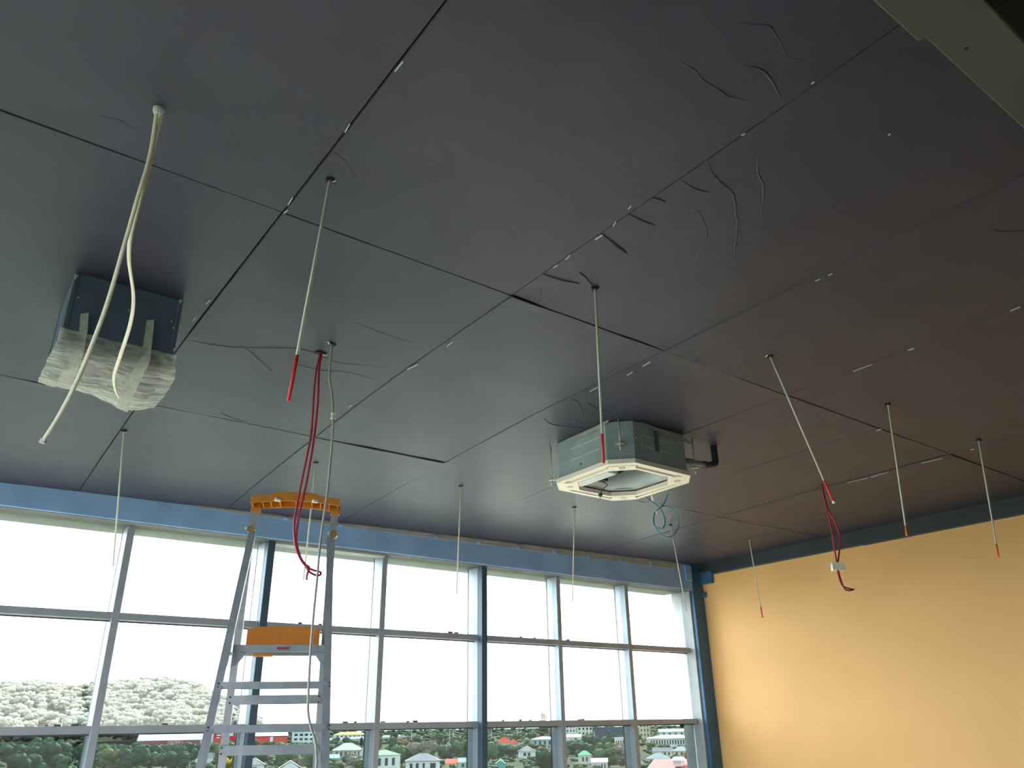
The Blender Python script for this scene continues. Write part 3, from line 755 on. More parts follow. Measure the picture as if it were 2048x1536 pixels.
# --- blue loop and white stub behind the unit
T4 = Vector((4.86, 4.70, ZC-.1)); yd = 4.80
bl = tag(empty('blue_cable_loop', T4), 'thin blue cable coiled in a loop below the cassette unit', 'cable')
MB().tube(spline(pathy([(1280,988,4.70),(1296,998,4.76),(1310,1008,yd),(1320,1018,yd),(1328,1032,yd),(1330,1048,yd),(1325,1058,yd)]), 6), .0068, 8).build('cable_strand', M['bluecable'], bl, smooth=True)
MB().tube(spline(pathy([(1335,968,4.72),(1336,985,4.78),(1332,1000,yd),(1324,1012,yd),(1312,1022,yd+.01),(1307,1035,yd+.01),(1307,1048,yd+.01),(1313,1055,yd+.01),(1322,1057,yd+.01)]), 6), .0055, 8).build('cable_strand', M['bluecable'], bl, smooth=True)
MB().tube(spline(pathy([(1318,1016,yd+.02),(1330,1012,yd+.02),(1345,1018,yd+.02),(1356,1032,yd+.02),(1358,1050,yd+.02),(1350,1067,yd+.02),(1337,1075,yd+.02),(1324,1070,yd+.02),(1313,1059,yd+.02),(1308,1047,yd+.02),(1308,1036,yd+.02)]), 6), .0055, 8).build('cable_strand', M['bluecable'], bl, smooth=True)
MB().tube(pathy([(1312,1022,yd),(1316,1029,yd)]), .010, 8).build('cable_tie', M['white'], bl)
pa = ony(1302, 985, 4.72); pb = ony(1306, 1001, 4.72)
tag(MB().tube([pa+Vector((0,0,.05)), pb], .012, 10).build('white_pipe_stub', M['white'], None, smooth=True), 'short white pipe stub poking out below the cassette unit', 'pipe')

# ================================================================== PLATFORM STEPLADDER
LZ = 1.33
def V(a): return Vector((float(a[0]), float(a[1]), float(a[2])+CAMZ))
def onzr(x, y, z):
    d = ray(x, y); return d*z/d[2]
la = onzr(508, 1012, LZ); lb = onzr(676, 1018, LZ)
ex = lb-la; ex[2] = 0; LW = np.linalg.norm(ex); ex /= LW
en = np.array([-ex[1], ex[0], 0.0])
if en@la < 0: en = -en
d0 = en@la
EX = Vector(ex); EN = Vector(en)
def lp(px, py, s=0.0, z0=1.17, off=0.0):
    d = ray(px, py); t = (d0+off+s*z0)/(en@d+s*d[2]); return V(t*d)
lad = tag(empty('step_ladder', (V(la).x, V(la).y, 0)), 'tall aluminium platform stepladder with orange plastic cap before the windows', 'ladder')
SF, SR = -0.27, 0.22
def ext(a, b, z):                       # extend the line a-b down to height z
    t = (z-a.z)/(b.z-a.z); return a+(b-a)*t
# rails
fl = lp(505, 1062, SF, off=-.03); fl2 = lp(408, 1500, SF, off=-.03)
fr = lp(661, 1072, SF, off=-.03); fr2 = lp(651, 1500, SF, off=-.03)
rl = lp(512, 1018, 0.0, off=.02); rlm = lp(501, 1075, 0.0, off=.02); rl2 = lp(447, 1500, SR, off=.02)
rr_ = lp(670, 1024, 0.0, off=.02); rrm = lp(664, 1078, 0.0, off=.02); rr2 = lp(635, 1500, SR, off=.02)
FL, FR = ext(fl, fl2, .02), ext(fr, fr2, .02)
RL, RR = ext(rlm, rl2, .02), ext(rrm, rr2, .02)
def channel(a, b, w, d, inner, name):
    """C-section rail: web facing the viewer, flanges behind"""
    a, b = Vector(a), Vector(b)
    ax = (b-a).normalized(); s = (EX-ax*EX.dot(ax)).normalized(); n = ax.cross(s)
    if n.dot(EN) < 0: n = -n
    m = MB()
    m.beam(a, b, w, .004, s)
    m.beam(a+n*d/2-s*(w/2-.002), b+n*d/2-s*(w/2-.002), .004, d, s)
    m.beam(a+n*d/2+s*(w/2-.002), b+n*d/2+s*(w/2-.002), .004, d, s)
    return m.build(name, M['ladder'], lad)
channel(fl, FL, .043, .030, 1, 'front_rail'); channel(fr, FR, .043, .030, -1, 'front_rail')
channel(rlm, RL, .044, .026, 1, 'rear_rail'); channel(rrm, RR, .044, .026, -1, 'rear_rail')
channel(rl+Vector((0, 0, .02)), rlm, .046, .016, 1, 'guard_upright'); channel(rr_+Vector((0, 0, .02)), rrm, .046, .016, -1, 'guard_upright')
for p in (FL, FR, RL, RR):
    MB().bbox((p.x-.035, p.y-.035, 0), (p.x+.035, p.y+.035, .06), .008).build('rubber_foot', M['rubber'], lad)
# hinge blocks
for p, q in ((503, 1060), (667, 1070)):
    c_ = lp(p, q, 0, off=-.01)
    h = MB(); h.tube([c_-EN*.030, c_+EN*.030], [.025, .025], 10); hb = h.build('hinge_block', M['hinge'], lad)
    MB().tube([c_-EN*.045-EX*.03, c_-EN*.036-EX*.03], .010, 6).build('hinge_bolt', M['rod'], hb)
# cap: arched tray with ribs below
capo = None
n = 14; vs = []
cl, cr2 = lp(504, 1012), lp(679, 1020)
zc_ = (cl.z+cr2.z)/2-.01
dep0, dep1 = -.115, .05
prof = []
for i in range(n+1):
    u = i/n; arch = .024*math.sin(math.pi*u)
    step = .012 if .24 < u < .76 else 0
    prof.append((u, arch, step))
L0 = Vector((cl.x, cl.y, 0)); D0 = Vector((cr2.x-cl.x, cr2.y-cl.y, 0))
top = MB()
vs = []
for u, ar, st in prof:
    for dd, zz_ in ((dep0, .050+ar+st), (dep1, .052+ar+st), (dep1, .0+ar), (dep1-.012, .0+ar), (dep1-.012, .040+ar), (dep0+.012, .040+ar), (dep0+.012, .004+ar), (dep0, .004+ar)):
        p = L0+D0*u+EN*dd; vs.append((p.x, p.y, zc_+zz_))
K = 8
fs = [(i*K+k, i*K+(k+1) % K, (i+1)*K+(k+1) % K, (i+1)*K+k) for i in range(n) for k in range(K)]
fs += [tuple(range(K)), tuple(n*K+k for k in range(K-1, -1, -1))]
cap = top.add(vs, fs).build('top_cap', M['yellow'], lad)
for u in (.02, .13, .22, .32, .5, .68, .78, .88, .98):
    ar = .024*math.sin(math.pi*u); p0 = L0+D0*u
    MB().beam(p0+EN*(dep0+.006)+Vector((0, 0, zc_+ar+.022)), p0+EN*(dep1-.006)+Vector((0, 0, zc_+ar+.022)), .006, .040, EX).build('cap_rib', M['yellow'], cap)
for u in (.30, .72):
    ar = .024*math.sin(math.pi*u); p0 = L0+D0*u+EN*dep0
    MB().bbox((p0.x-.018, p0.y-.012, zc_+ar+.001), (p0.x+.018, p0.y+.012, zc_+ar+.020), .003).build('cap_notch', M['white'], cap)
for p_ in (rl, rr_):
    MB().beam(p_+Vector((0, 0, -.022)), p_+Vector((0, 0, .04)), .060, .045, EX).build('cap_socket', M['yellow'], cap)
# treads on the front rails: deep steps with a rolled front edge
def tread(pyl, pyr, xl, xr, name='tread', depth=.085):
    a = lp(xl, pyl, SF, off=-.03); b_ = lp(xr, pyr, SF, off=-.03)
    z = (a.z+b_.z)/2; a.z = b_.z = z
    m = MB()
    m.beam(a+Vector((0, 0, 0)), b_+Vector((0, 0, 0)), .036, .005, (0, 0, 1))               # front face
    m.beam(a+EN*depth/2+Vector((0, 0, .016)), b_+EN*depth/2+Vector((0, 0, .016)), depth, .005, EN)
    m.beam(a+EN*depth+Vector((0, 0, 0)), b_+EN*depth+Vector((0, 0, 0)), .036, .005, (0, 0, 1))
    m.beam(a+EN*.012+Vector((0, 0, -.018)), b_+EN*.012+Vector((0, 0, -.018)), .024, .003, EN)
    o = m.build(name, M['ladder'], lad)
    for p, sg in ((a, 1), (b_, -1)):
        for dz_ in (-.008, .010):
            MB().tube([p-EX*sg*.012-EN*.006+Vector((0, 0, dz_)), p-EX*sg*.012+EN*.002+Vector((0, 0, dz_))], .005, 6).build('rivet', M['rubber'], o)
    return z
z1 = tread(1370, 1370, 441, 655); z2 = tread(1457, 1457, 421, 654)
sp = z1-z2
zz_ = z2-sp*1.15
def on_line(a, b, z):
    return a+(b-a)*((z-a.z)/(b.z-a.z))
while zz_ > .25:
    a, b_ = on_line(fl, FL, zz_), on_line(fr, FR, zz_); m = MB()
    m.beam(a, b_, .036, .005, (0, 0, 1)); m.beam(a+EN*.042+Vector((0, 0, .016)), b_+EN*.042+Vector((0, 0, .016)), .085, .005, EN)
    m.beam(a+EN*.085, b_+EN*.085, .036, .005, (0, 0, 1)); m.build('tread', M['ladder'], lad)
    zz_ -= sp*1.15
# flat braces on the rear rails
def brace(py0, py1, xl, xr):
    a = lp(xl, py0, SR, off=.015); b_ = lp(xr, py0, SR, off=.015); c_ = lp(xl, py1, SR, off=.015)
    h = a.z-c_.z; z = (a.z+b_.z)/2-h/2; a.z = b_.z = z
    o = MB().beam(a, b_, h, .004, (0, 0, 1)).build('rear_brace', M['ladder'], lad)
    for p, sg in ((a, 1), (b_, -1)):
        for dz_ in (-h*.3, h*.3):
            MB().tube([p+EX*sg*.012-EN*.006+Vector((0, 0, dz_)), p+EX*sg*.012+EN*.002+Vector((0, 0, dz_))], .006, 6).build('rivet', M['rubber'], o)
brace(1390, 1409, 457, 642); brace(1490, 1510, 440, 638)
zb_ = lp(440, 1500, SR, off=.015).z-.34
while zb_ > .3:
    a, b_ = on_line(rlm, RL, zb_), on_line(rrm, RR, zb_)
    MB().beam(a, b_, .06, .004, (0, 0, 1)).build('rear_brace', M['ladder'], lad); zb_ -= .34
# platform: aluminium frame with orange tray
pa = lp(466, 1296, 0, off=-.16); pb = lp(655, 1298, 0, off=-.16); zpl = (pa.z+pb.z)/2; pa.z = pb.z = zpl
plat = MB()
plat.beam(pa, pb, .040, .020, (0, 0, 1)); plat.beam(pa+EN*.30, pb+EN*.30, .034, .020, (0, 0, 1))
plat.beam(pa+EN*.15+Vector((0, 0, .014)), pb+EN*.15+Vector((0, 0, .014)), .30, .008, EN)
pl = plat.build('platform', M['ladder'], lad)
m_ = (pa+pb)/2
q1 = lp(490, 1300, 0, off=.02); q2 = lp(637, 1300, 0, off=.02)
hh = .145
tr = MB()
nn = 10; vs = []
for i in range(nn+1):
    u = i/nn; p = q1+(q2-q1)*u; ar = .016*math.sin(math.pi*u)**.5
    for dd, z_ in ((0, zpl+.02), (0, zpl+hh*.9+ar), (.035, zpl+hh*.9+ar), (.035, zpl+.02)):
        r_ = p+EN*dd; vs.append((r_.x, r_.y, z_))
fs = [(i*4+k, i*4+(k+1) % 4, (i+1)*4+(k+1) % 4, (i+1)*4+k) for i in range(nn) for k in range(4)]+[(0, 1, 2, 3), tuple(nn*4+k for k in (3, 2, 1, 0))]
tr.add(vs, fs).build('kick_board', M['yellow'], lad)
MB().beam(m_-EX*.17+EN*.20+Vector((0, 0, -.022)), m_-EX*.06+EN*.20+Vector((0, 0, -.022)), .08, .012, EN).build('tray_lug', M['yellow'], lad)
MB().beam(m_-EX*.02-EN*.012, m_+EX*.05-EN*.012, .016, .002, (0, 0, 1)).build('warning_sticker', M['sticker'], pl)
for p, sg in ((pa, 1), (pb, -1)):
    g = MB(); w = .055
    v0 = p+EX*sg*.005+EN*.012
    tri = [v0+Vector((0, 0, .02)), v0+EX*sg*.075+Vector((0, 0, -.02)), v0+EX*sg*.02+Vector((0, 0, -.095)), v0-EX*sg*.01+Vector((0, 0, -.10))]
    vs = tri+[q+EN*.012 for q in tri]
    g.add(vs, [(0,1,2,3),(7,6,5,4),(0,4,5,1),(1,5,6,2),(2,6,7,3),(3,7,4,0)]); g.build('gusset_bracket', M['ladder'], lad)
for px in (429, 622):                        # spread-bar studs standing on the upper tread
    pass
# spreader bars between front and rear rails
for a, b_ in ((on_line(fl, FL, zpl-.02), on_line(rlm, RL, zpl-.02)), (on_line(fr, FR, zpl-.02), on_line(rrm, RR, zpl-.02))):
    MB().beam(a, b_, .022, .006, (0, 0, 1)).build('spreader_bar', M['ladder'], lad)

# ================================================================== OUTSIDE: THE TOWN BELOW AND THE HILL
ZG = CAMZ-12.0
ext_m = {}
def em(name, col, rough=.8, var=.1, vs=.15):
    if name not in ext_m: ext_m[name] = mat(name, col, rough, spec=0.08, var=var, vscale=vs)
    return ext_m[name]
def gnd(px, py):
    return onz(px, py, ZG)
gm = mat('town_ground', (0.034, 0.052, 0.034), 0.95, spec=0.02, col2=(0.062, 0.076, 0.050), vscale=.02)
g = MB(); N = 24; S = 4200
gx = [-S+2*S*i/N for i in range(N+1)]
g.add([(x, y, ZG) for y in gx for x in gx], [(j*(N+1)+i, j*(N+1)+i+1, (j+1)*(N+1)+i+1, (j+1)*(N+1)+i) for j in range(N) for i in range(N)])
tag(g.build('ground', gm), 'town ground of grass and streets far below the windows', 'ground', kind='structure')
# the storeys below carrying this floor
tag(MB().box((XL-.3, YBACK-.3, ZG), (XR+.3, 7.85, -.16)).build('wall_below', M['grey_wall']), 'plain lower storeys of the building under this floor', 'wall', kind='structure')

# --- wooded hill on the left
HD = 1350.0
hc = onz(215, 1400, CAMZ+1); hdir = Vector((hc.x, hc.y, 0)).normalized(); hs = Vector((hdir.y, -hdir.x, 0))
HMP = HD/F*1.04
PROF = [(-420, 1424), (-300, 1412), (-160, 1402), (-60, 1403), (0, 1402), (60, 1399), (110, 1396), (160, 1399), (200, 1397), (235, 1394), (270, 1391), (310, 1388), (345, 1394), (375, 1408), (400, 1422), (420, 1440), (440, 1460), (470, 1492)]
def prof_h(px):
    if px <= PROF[0][0]: y = PROF[0][1]
    elif px >= PROF[-1][0]: y = 1520
    else:
        for (a, ya_), (b_, yb_) in zip(PROF, PROF[1:]):
            if a <= px <= b_: y = ya_+(yb_-ya_)*(px-a)/(b_-a); break
    hz = 1467-.014*px
    return CAMZ+(hz-y+1)*HMP-3.0
def hill_pt(s, d):                            # s metres sideways (photo px about centre), d metres in depth from the crest
    px = 215+s/HMP
    top = prof_h(px)
    e = math.exp(-(d/260.0)**2) if d < 0 else math.exp(-(d/420.0)**2)
    z = ZG+max(0, top-ZG)*e+4*noise.noise(Vector((s*.01, d*.01, 0)))*e
    p = hdir*(HD+d)+hs*s
    return Vector((p.x, p.y, z-.5))
ns, nd = 60, 26
vs = [hill_pt(-650+930*i/ns, -420+900*j/nd) for j in range(nd+1) for i in range(ns+1)]
fs = [(j*(ns+1)+i, j*(ns+1)+i+1, (j+1)*(ns+1)+i+1, (j+1)*(ns+1)+i) for j in range(nd) for i in range(ns)]
tag(MB().add(vs, fs).build('hill', mat('hill_grass', (0.022, 0.026, 0.013), .95, spec=0.02, col2=(0.036, 0.035, 0.021), vscale=.03), None, smooth=True), 'low wooded hill on the horizon beyond the left windows', 'hill', kind='structure')

# --- trees: a few shared crowns, every tree its own object
leaf_cols = {'dark': (0.036, 0.074, 0.050), 'mid': (0.066, 0.115, 0.062), 'olive': (0.115, 0.140, 0.070), 'yellow': (0.52, 0.34, 0.035), 'rust': (0.22, 0.13, 0.060), 'bare': (0.17, 0.155, 0.125), 'pale': (0.24, 0.26, 0.15), 'hill_mid': (0.066, 0.076, 0.056), 'hill_olive': (0.086, 0.086, 0.066), 'hill_pale': (0.125, 0.120, 0.095), 'hill_dark': (0.046, 0.056, 0.044)}  # hill_ colours greyed so the distance haze sits in the leaves
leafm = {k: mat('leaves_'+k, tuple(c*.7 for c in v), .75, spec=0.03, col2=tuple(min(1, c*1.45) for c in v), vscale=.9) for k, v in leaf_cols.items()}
bark = mat('bark', (0.10, 0.08, 0.06), .9, var=.2, vscale=2)
def crown_mesh(seed, shape):
    rr = random.Random(seed); m = MB()
    blobs = []
    nb_ = 9 if shape == 'round' else (7 if shape == 'tall' else 10)
    for k in range(nb_):
        a = rr.uniform(0, 6.28); q = rr.uniform(.0, 1)
        if shape == 'round': c_ = Vector((.28*math.cos(a)*math.sqrt(q), .28*math.sin(a)*math.sqrt(q), rr.uniform(.34, .78))); r_ = rr.uniform(.17, .26)
        elif shape == 'tall': z = .18+.75*k/nb_; c_ = Vector((rr.uniform(-.04, .04), rr.uniform(-.04, .04), z)); r_ = .20*(1.05-z*.75)
        else: c_ = Vector((.40*math.cos(a)*math.sqrt(q), .40*math.sin(a)*math.sqrt(q), rr.uniform(.30, .62))); r_ = rr.uniform(.16, .24)
        blobs.append((c_, r_))
    for c_, r_ in blobs:
        bm = bmesh.new(); bmesh.ops.create_icosphere(bm, subdivisions=2, radius=1)
        vs = []
        for v in bm.verts:
            n_ = v.co.normalized(); k_ = 1+.32*noise.noise(n_*2.3+c_*9)+.18*noise.noise(n_*6+c_*5)
            vs.append(c_+Vector((n_.x, n_.y, n_.z*.85))*r_*k_)
        bm.verts.index_update()
        m.add(vs, [[v.index for v in f.verts] for f in bm.faces]); bm.free()
        for _ in range(46):                       # leaf sprays breaking up the outline
            n_ = Vector((rr.gauss(0, 1), rr.gauss(0, 1), rr.gauss(0, 1))).normalized()
            p = c_+Vector((n_.x, n_.y, n_.z*.85))*r_*rr.uniform(.95, 1.22)
            t1_ = n_.orthogonal().normalized(); t1_ = (Matrix.Rotation(rr.uniform(0, 6.28), 3, n_) @ t1_)
            t2_ = (n_.cross(t1_)*.6+n_*rr.uniform(-.8, .8)).normalized(); q = rr.uniform(.022, .050)
            m.add([p-t1_*q, p-t2_*q*.6, p+t1_*q, p+t2_*q*.6], [(0, 1, 2, 3)])
    return m.mesh('crown')
crowns = {'round': [crown_mesh(i, 'round') for i in range(3)], 'tall': [crown_mesh(10+i, 'tall') for i in range(2)], 'wide': [crown_mesh(20+i, 'wide') for i in range(2)]}
trunk_me = MB().tube([(0, 0, -.02), (.01, 0, .25), (-.01, .01, .55)], [.035, .026, .012], 6).mesh('trunk')
trunk_me.materials.append(bark)
for ms in crowns.values():
    for me in ms: me.materials.append(leafm['mid'])
def tri_data(me):
    me.calc_loop_triangles()
    v = np.empty(len(me.vertices)*3); me.vertices.foreach_get('co', v)
    t = np.empty(len(me.loop_triangles)*3, dtype=np.int32); me.loop_triangles.foreach_get('vertices', t)
    return v.reshape(-1, 3), t.reshape(-1, 3)
_tri = {}
def scatter_mesh(name, items):
    vv, tt, off = [], [], 0
    for me, p, w, h, a in items:
        if me.name not in _tri: _tri[me.name] = tri_data(me)
        v, t = _tri[me.name]; ca, sa = math.cos(a), math.sin(a)
        q = np.empty_like(v); q[:, 0] = (v[:, 0]*ca-v[:, 1]*sa)*w+p[0]; q[:, 1] = (v[:, 0]*sa+v[:, 1]*ca)*w+p[1]; q[:, 2] = v[:, 2]*h+p[2]
        vv.append(q); tt.append(t+off); off += len(v)
    V_ = np.concatenate(vv); T_ = np.concatenate(tt).astype(np.int32)
    me = bpy.data.meshes.new(name)
    me.vertices.add(len(V_)); me.vertices.foreach_set('co', V_.ravel())
    me.loops.add(len(T_)*3); me.loops.foreach_set('vertex_index', T_.ravel())
    me.polygons.add(len(T_)); me.polygons.foreach_set('loop_start', np.arange(0, len(T_)*3, 3, dtype=np.int32))
    me.update(calc_edges=True); me.validate()
    return me
TREES = []
def tree(p, h, kind, shape, label, group, wide=1.0):
    o = empty('tree', p, R.uniform(0, 6.28)); o.scale = (h*wide, h*wide, h)
    tag(o, label, 'tree', group)
    TREES.append(o)
    for nm, me in (('crown', R.choice(crowns[shape])), ('trunk', trunk_me)):
        c_ = bpy.data.objects.new(nm, me); COL.objects.link(c_); c_.parent = o
        if nm == 'crown':
            c_.material_slots[0].link = 'OBJECT'; c_.material_slots[0].material = leafm[kind]
    return o
def where(px):
    for x, t in ((172, 'through the leftmost lower pane'), (410, 'left of the ladder'), (655, 'between the ladder rails'), (748, 'just right of the ladder'),
                 (958, 'left of the bare thick mullion'), (1120, 'right of the thick mullion'), (1268, 'left of the last mullion'), (9999, 'beside the corner column')):
        if px < x: return t

# --- houses
BOXES = []
def bld(name, label, px, base, w, wall, roof, wc, rc_, kind='gable', depth=None, yaw=0.0, wins=(), cat='house', win_rows=1, wcol=(0.05, 0.06, 0.07), group=None):
    p = gnd(px, base); k = mpp(p); W_ = w*k; Hh = wall*k; Rh = roof*k
    D_ = depth if depth else max(6.0, min(14.0, W_*.8))
    BOXES.append((px-w/2, px+w/2, base, base-(wall+roof), (p-Vector((0, 0, p.z))).length))
    vd = Vector((p.x, p.y, 0)).normalized(); a = math.atan2(vd.y, vd.x)-math.pi/2+yaw
    o = empty(name, p, a); tag(o, label, cat, group)
    T = wmat(o)
    def tv(x, y, z): return T @ Vector((x, y, z))
    def part(nm, vsx, fsx, m, par=None):
        return MB().add([tv(*v) for v in vsx], fsx).build(nm, m, par or o)
    h2 = W_/2
    BX = [(3,2,1,0),(4,5,6,7),(0,1,5,4),(1,2,6,5),(2,3,7,6),(3,0,4,7)]
    def box(x0, y0, z0, x1, y1, z1): return [(x0,y0,z0),(x1,y0,z0),(x1,y1,z0),(x0,y1,z0),(x0,y0,z1),(x1,y0,z1),(x1,y1,z1),(x0,y1,z1)]
    wm = em('wall_%d_%d_%d' % tuple(int(c*100) for c in wc), wc); rm = em('roof_%d_%d_%d' % tuple(int(c*100) for c in rc_), rc_)
    wallo = part('walls', box(-h2, 0, -1.0, h2, D_, Hh), BX, wm)
    ov = min(.6, W_*.04)
    if kind == 'gable':          # ridge runs sideways
        part('roof', [(-h2-ov, -ov, Hh), (h2+ov, -ov, Hh), (h2+ov, D_+ov, Hh), (-h2-ov, D_+ov, Hh), (-h2-ov, D_/2, Hh+Rh), (h2+ov, D_/2, Hh+Rh)], [(0,1,5,4),(2,3,4,5),(0,4,3),(1,2,5),(3,2,1,0)], rm)
    elif kind == 'front':        # gable end faces the viewer
        part('roof', [(-h2-ov, -ov, Hh), (h2+ov, -ov, Hh), (0, -ov, Hh+Rh), (-h2-ov, D_+ov, Hh), (h2+ov, D_+ov, Hh), (0, D_+ov, Hh+Rh)], [(0,2,5,3),(1,4,5,2),(3,5,4),(0,3,4,1)], rm)
        part('gable', [(-h2*.92, -ov-.05, Hh), (h2*.92, -ov-.05, Hh), (0, -ov-.05, Hh+Rh*.92), (-h2*.92, .02, Hh), (h2*.92, .02, Hh), (0, .02, Hh+Rh*.92)], [(0,1,2),(5,4,3),(0,3,4,1),(1,4,5,2),(2,5,3,0)], wm)
    elif kind == 'hip':
        i_ = min(h2*.75, D_/2)
        part('roof', [(-h2-ov, -ov, Hh), (h2+ov, -ov, Hh), (h2+ov, D_+ov, Hh), (-h2-ov, D_+ov, Hh), (-h2+i_, D_/2, Hh+Rh), (h2-i_, D_/2, Hh+Rh)], [(0,1,5,4),(1,2,5),(2,3,4,5),(3,0,4),(3,2,1,0)], rm)
    elif kind == 'slope':        # warehouse roof tipped towards the viewer
        part('roof', [(-h2-ov, -ov, Hh), (h2+ov, -ov, Hh), (h2+ov, D_, Hh+Rh), (-h2-ov, D_, Hh+Rh), (-h2-ov, -ov, Hh+.3), (h2+ov, -ov, Hh+.3), (h2+ov, D_, Hh+Rh+.3), (-h2-ov, D_, Hh+Rh+.3)], BX, rm)
        part('rear_wall', box(-h2, D_-.3, Hh, h2, D_, Hh+Rh), BX, wm)
    else:
        part('roof', box(-h2-.1, -.1, Hh, h2+.1, D_+.1, Hh+max(Rh, .4)), BX, rm)
    gm_ = em('dark_window', wcol, .3)
    for r_ in range(win_rows):
        for (u0, u1) in wins:
            z0 = Hh*(r_+.30)/win_rows; z1 = Hh*(r_+.80)/win_rows
            fo = part('window', box(-h2+W_*u0, -.06, z0, -h2+W_*u1, .05, z1), BX, gm_, wallo)
    return o, T, W_, Hh, D_, part, box, BX
WH = (.80, .80, .78)
def even(n, fill=.5, a=.06, b_=.94):
    return [(a+(b_-a)*(i+.5-fill/2)/n, a+(b_-a)*(i+.5+fill/2)/n) for i in range(n)]
bld('house', 'white house with a grey hipped roof through the pane below the hanging rods', 845, 1546, 68, 22, 13, WH, (.22, .24, .28), 'hip', wins=[(.12,.2),(.3,.38),(.5,.56),(.72,.88)])
bld('house', 'white two-storey house with a dull green roof right of the ladder', 772, 1540, 58, 27, 9, WH, (.20, .30, .22), 'hip', wins=[(.2,.3),(.45,.55),(.7,.8)], yaw=.3)
bld('house', 'small yellow house with a red roof left of the thick mullion', 903, 1538, 24, 10, 8, (.75,.62,.38), (.62,.10,.07), 'gable', wins=[(.3,.45),(.6,.75)])
bld('house', 'pale teal house beside the small red-roofed one', 928, 1538, 24, 12, 8, (.42,.60,.60), (.26,.33,.36), 'gable', wins=[(.3,.5)])
bld('house', 'old house with a pale green gabled roof right of the ladder rails', 695, 1517, 60, 15, 13, (.56,.50,.46), (.45,.50,.45), 'hip', wins=even(6,.4))
bld('house', 'white gabled wing of the old house beside the mullion', 728, 1519, 20, 14, 12, WH, (.5,.5,.5), 'front', wins=[(.4,.6)])
bld('house', 'small house with pale blue roof just right of the ladder', 668, 1523, 20, 6, 7, (.6,.65,.66), (.33,.53,.60), 'gable')
bld('house', 'white gabled house between the ladder rails on the left', 507, 1552, 38, 20, 12, WH, (.62,.63,.65), 'front', wins=[(.4,.48),(.52,.6)])
bld('house', 'white gabled house between the ladder rails in the middle', 578, 1556, 52, 14, 17, WH, (.72,.72,.72), 'front', wins=[(.42,.58)])
bld('house', 'white house with dark roof beside the left ladder rail', 408, 1527, 34, 11, 8, WH, (.15,.17,.19), 'gable', wins=[(.15,.25)])
o, T, W_, Hh, D_, part, box, BX = bld('warehouse', 'long warehouse with light blue roof and maroon lettered fascia left of the ladder', 343, 1494, 128, 12, 11, (.55,.66,.64), (.36,.66,.78), 'slope', 30, cat='warehouse', wins=even(9,.5))
part('fascia', box(-W_*.46, -.5, Hh*.45, W_*.40, -.1, Hh*1.05), BX, em('maroon_fascia', (.34, .085, .10)))
# lettering on the fascia
def letters(txt, T, x, y, z, size, m, parent):
    cu = bpy.data.curves.new('lettering', 'FONT'); cu.body = txt; cu.size = size; cu.extrude = .06; cu.align_x = 'CENTER'
    ob_ = bpy.data.objects.new('tmp_text', cu); COL.objects.link(ob_)
    dg = bpy.context.evaluated_depsgraph_get(); me = bpy.data.meshes.new_from_object(ob_.evaluated_get(dg))
    bpy.data.objects.remove(ob_); bpy.data.curves.remove(cu)
    me.transform(T @ Matrix.Translation((x, y, z)) @ Matrix.Rotation(math.radians(90), 4, 'X'))
    me.materials.clear(); me.materials.append(m)
    return link('lettering', me, None, parent)
letters('CH·IYA I', T, W_*.04, -.56, Hh*.52, Hh*.62, em('sign_white', (.85,.85,.85)), o)
bld('warehouse', 'low teal shed beside the left mullion', 216, 1492, 50, 10, 3, (.10,.34,.40), (.45,.60,.66), 'flat', 20, cat='shed')
bld('warehouse', 'long white shed at the lower left edge', 20, 1492, 90, 14, 6, (.70,.72,.72), (.78,.78,.78), 'slope', 26, cat='shed', wins=[(.5,.53)])
bld('warehouse', 'small white building above the trees in the leftmost pane', 117, 1484, 9, 12, 3, WH, (.7,.7,.7), 'flat', 8, cat='building')
# red store with white blocks
o, T, W_, Hh, D_, part, box, BX = bld('store', 'red store with white blocks between the left ladder rails', 449, 1491, 54, 27, 1, (.72,.075,.075), (.6,.1,.1), 'flat', 16, cat='store')
wt = em('sign_white', (.85,.85,.85))
for x0, x1, z0, z1 in ((-.5,-.43,.0,1.0),(-.32,-.16,.82,.90),(-.32,-.14,.66,.74),(-.32,-.20,.50,.58),(.06,.26,.62,.98),(.34,.50,.55,.98),(.20,.46,.06,.16)):
    part('white_block', box(W_*x0, -.4, Hh*z0, W_*x1, -.02, Hh*z1), BX, wt)
part('blue_block', box(W_*.02, -.45, Hh*.15, W_*.20, -.05, Hh*.40), BX, em('sign_blue', (.06,.42,.60)))
o, T, W_, Hh, D_, part, box, BX = bld('store', 'long red and white store behind the ladder', 530, 1490, 84, 16, 10, (.74,.085,.075), (.82,.82,.80), 'slope', 40, cat='store')
part('sign_panel', box(W_*.10, -.5, Hh*.3, W_*.17, -.05, Hh*.95), BX, wt)
bld('office_block', 'white office block with blue glass behind the right ladder rails', 606, 1492, 46, 24, 3, (.74,.78,.78), (.7,.74,.74), 'flat', 16, wins=even(4,.6), win_rows=3, cat='building', wcol=(.25,.36,.40))
bld('office_block', 'narrow pale office block beside the right ladder rail', 645, 1492, 26, 24, 2, (.60,.70,.70), (.7,.74,.74), 'flat', 14, wins=even(3,.6), win_rows=3, cat='building', wcol=(.25,.36,.40))
bld('store', 'white and yellow roofed hall above the viaduct', 700, 1478, 66, 8, 5, (.82,.80,.72), (.72,.62,.20), 'hip', 20, wins=even(7,.4), cat='store')
bld('house', 'house with a bright red tiled roof right of the thick mullion', 1008, 1492, 26, 6, 10, (.6,.5,.45), (.72,.12,.08), 'hip')
bld('house', 'second small red roof behind the trees right of the thick mullion', 1027, 1494, 16, 6, 8, (.6,.5,.45), (.66,.12,.10), 'hip')
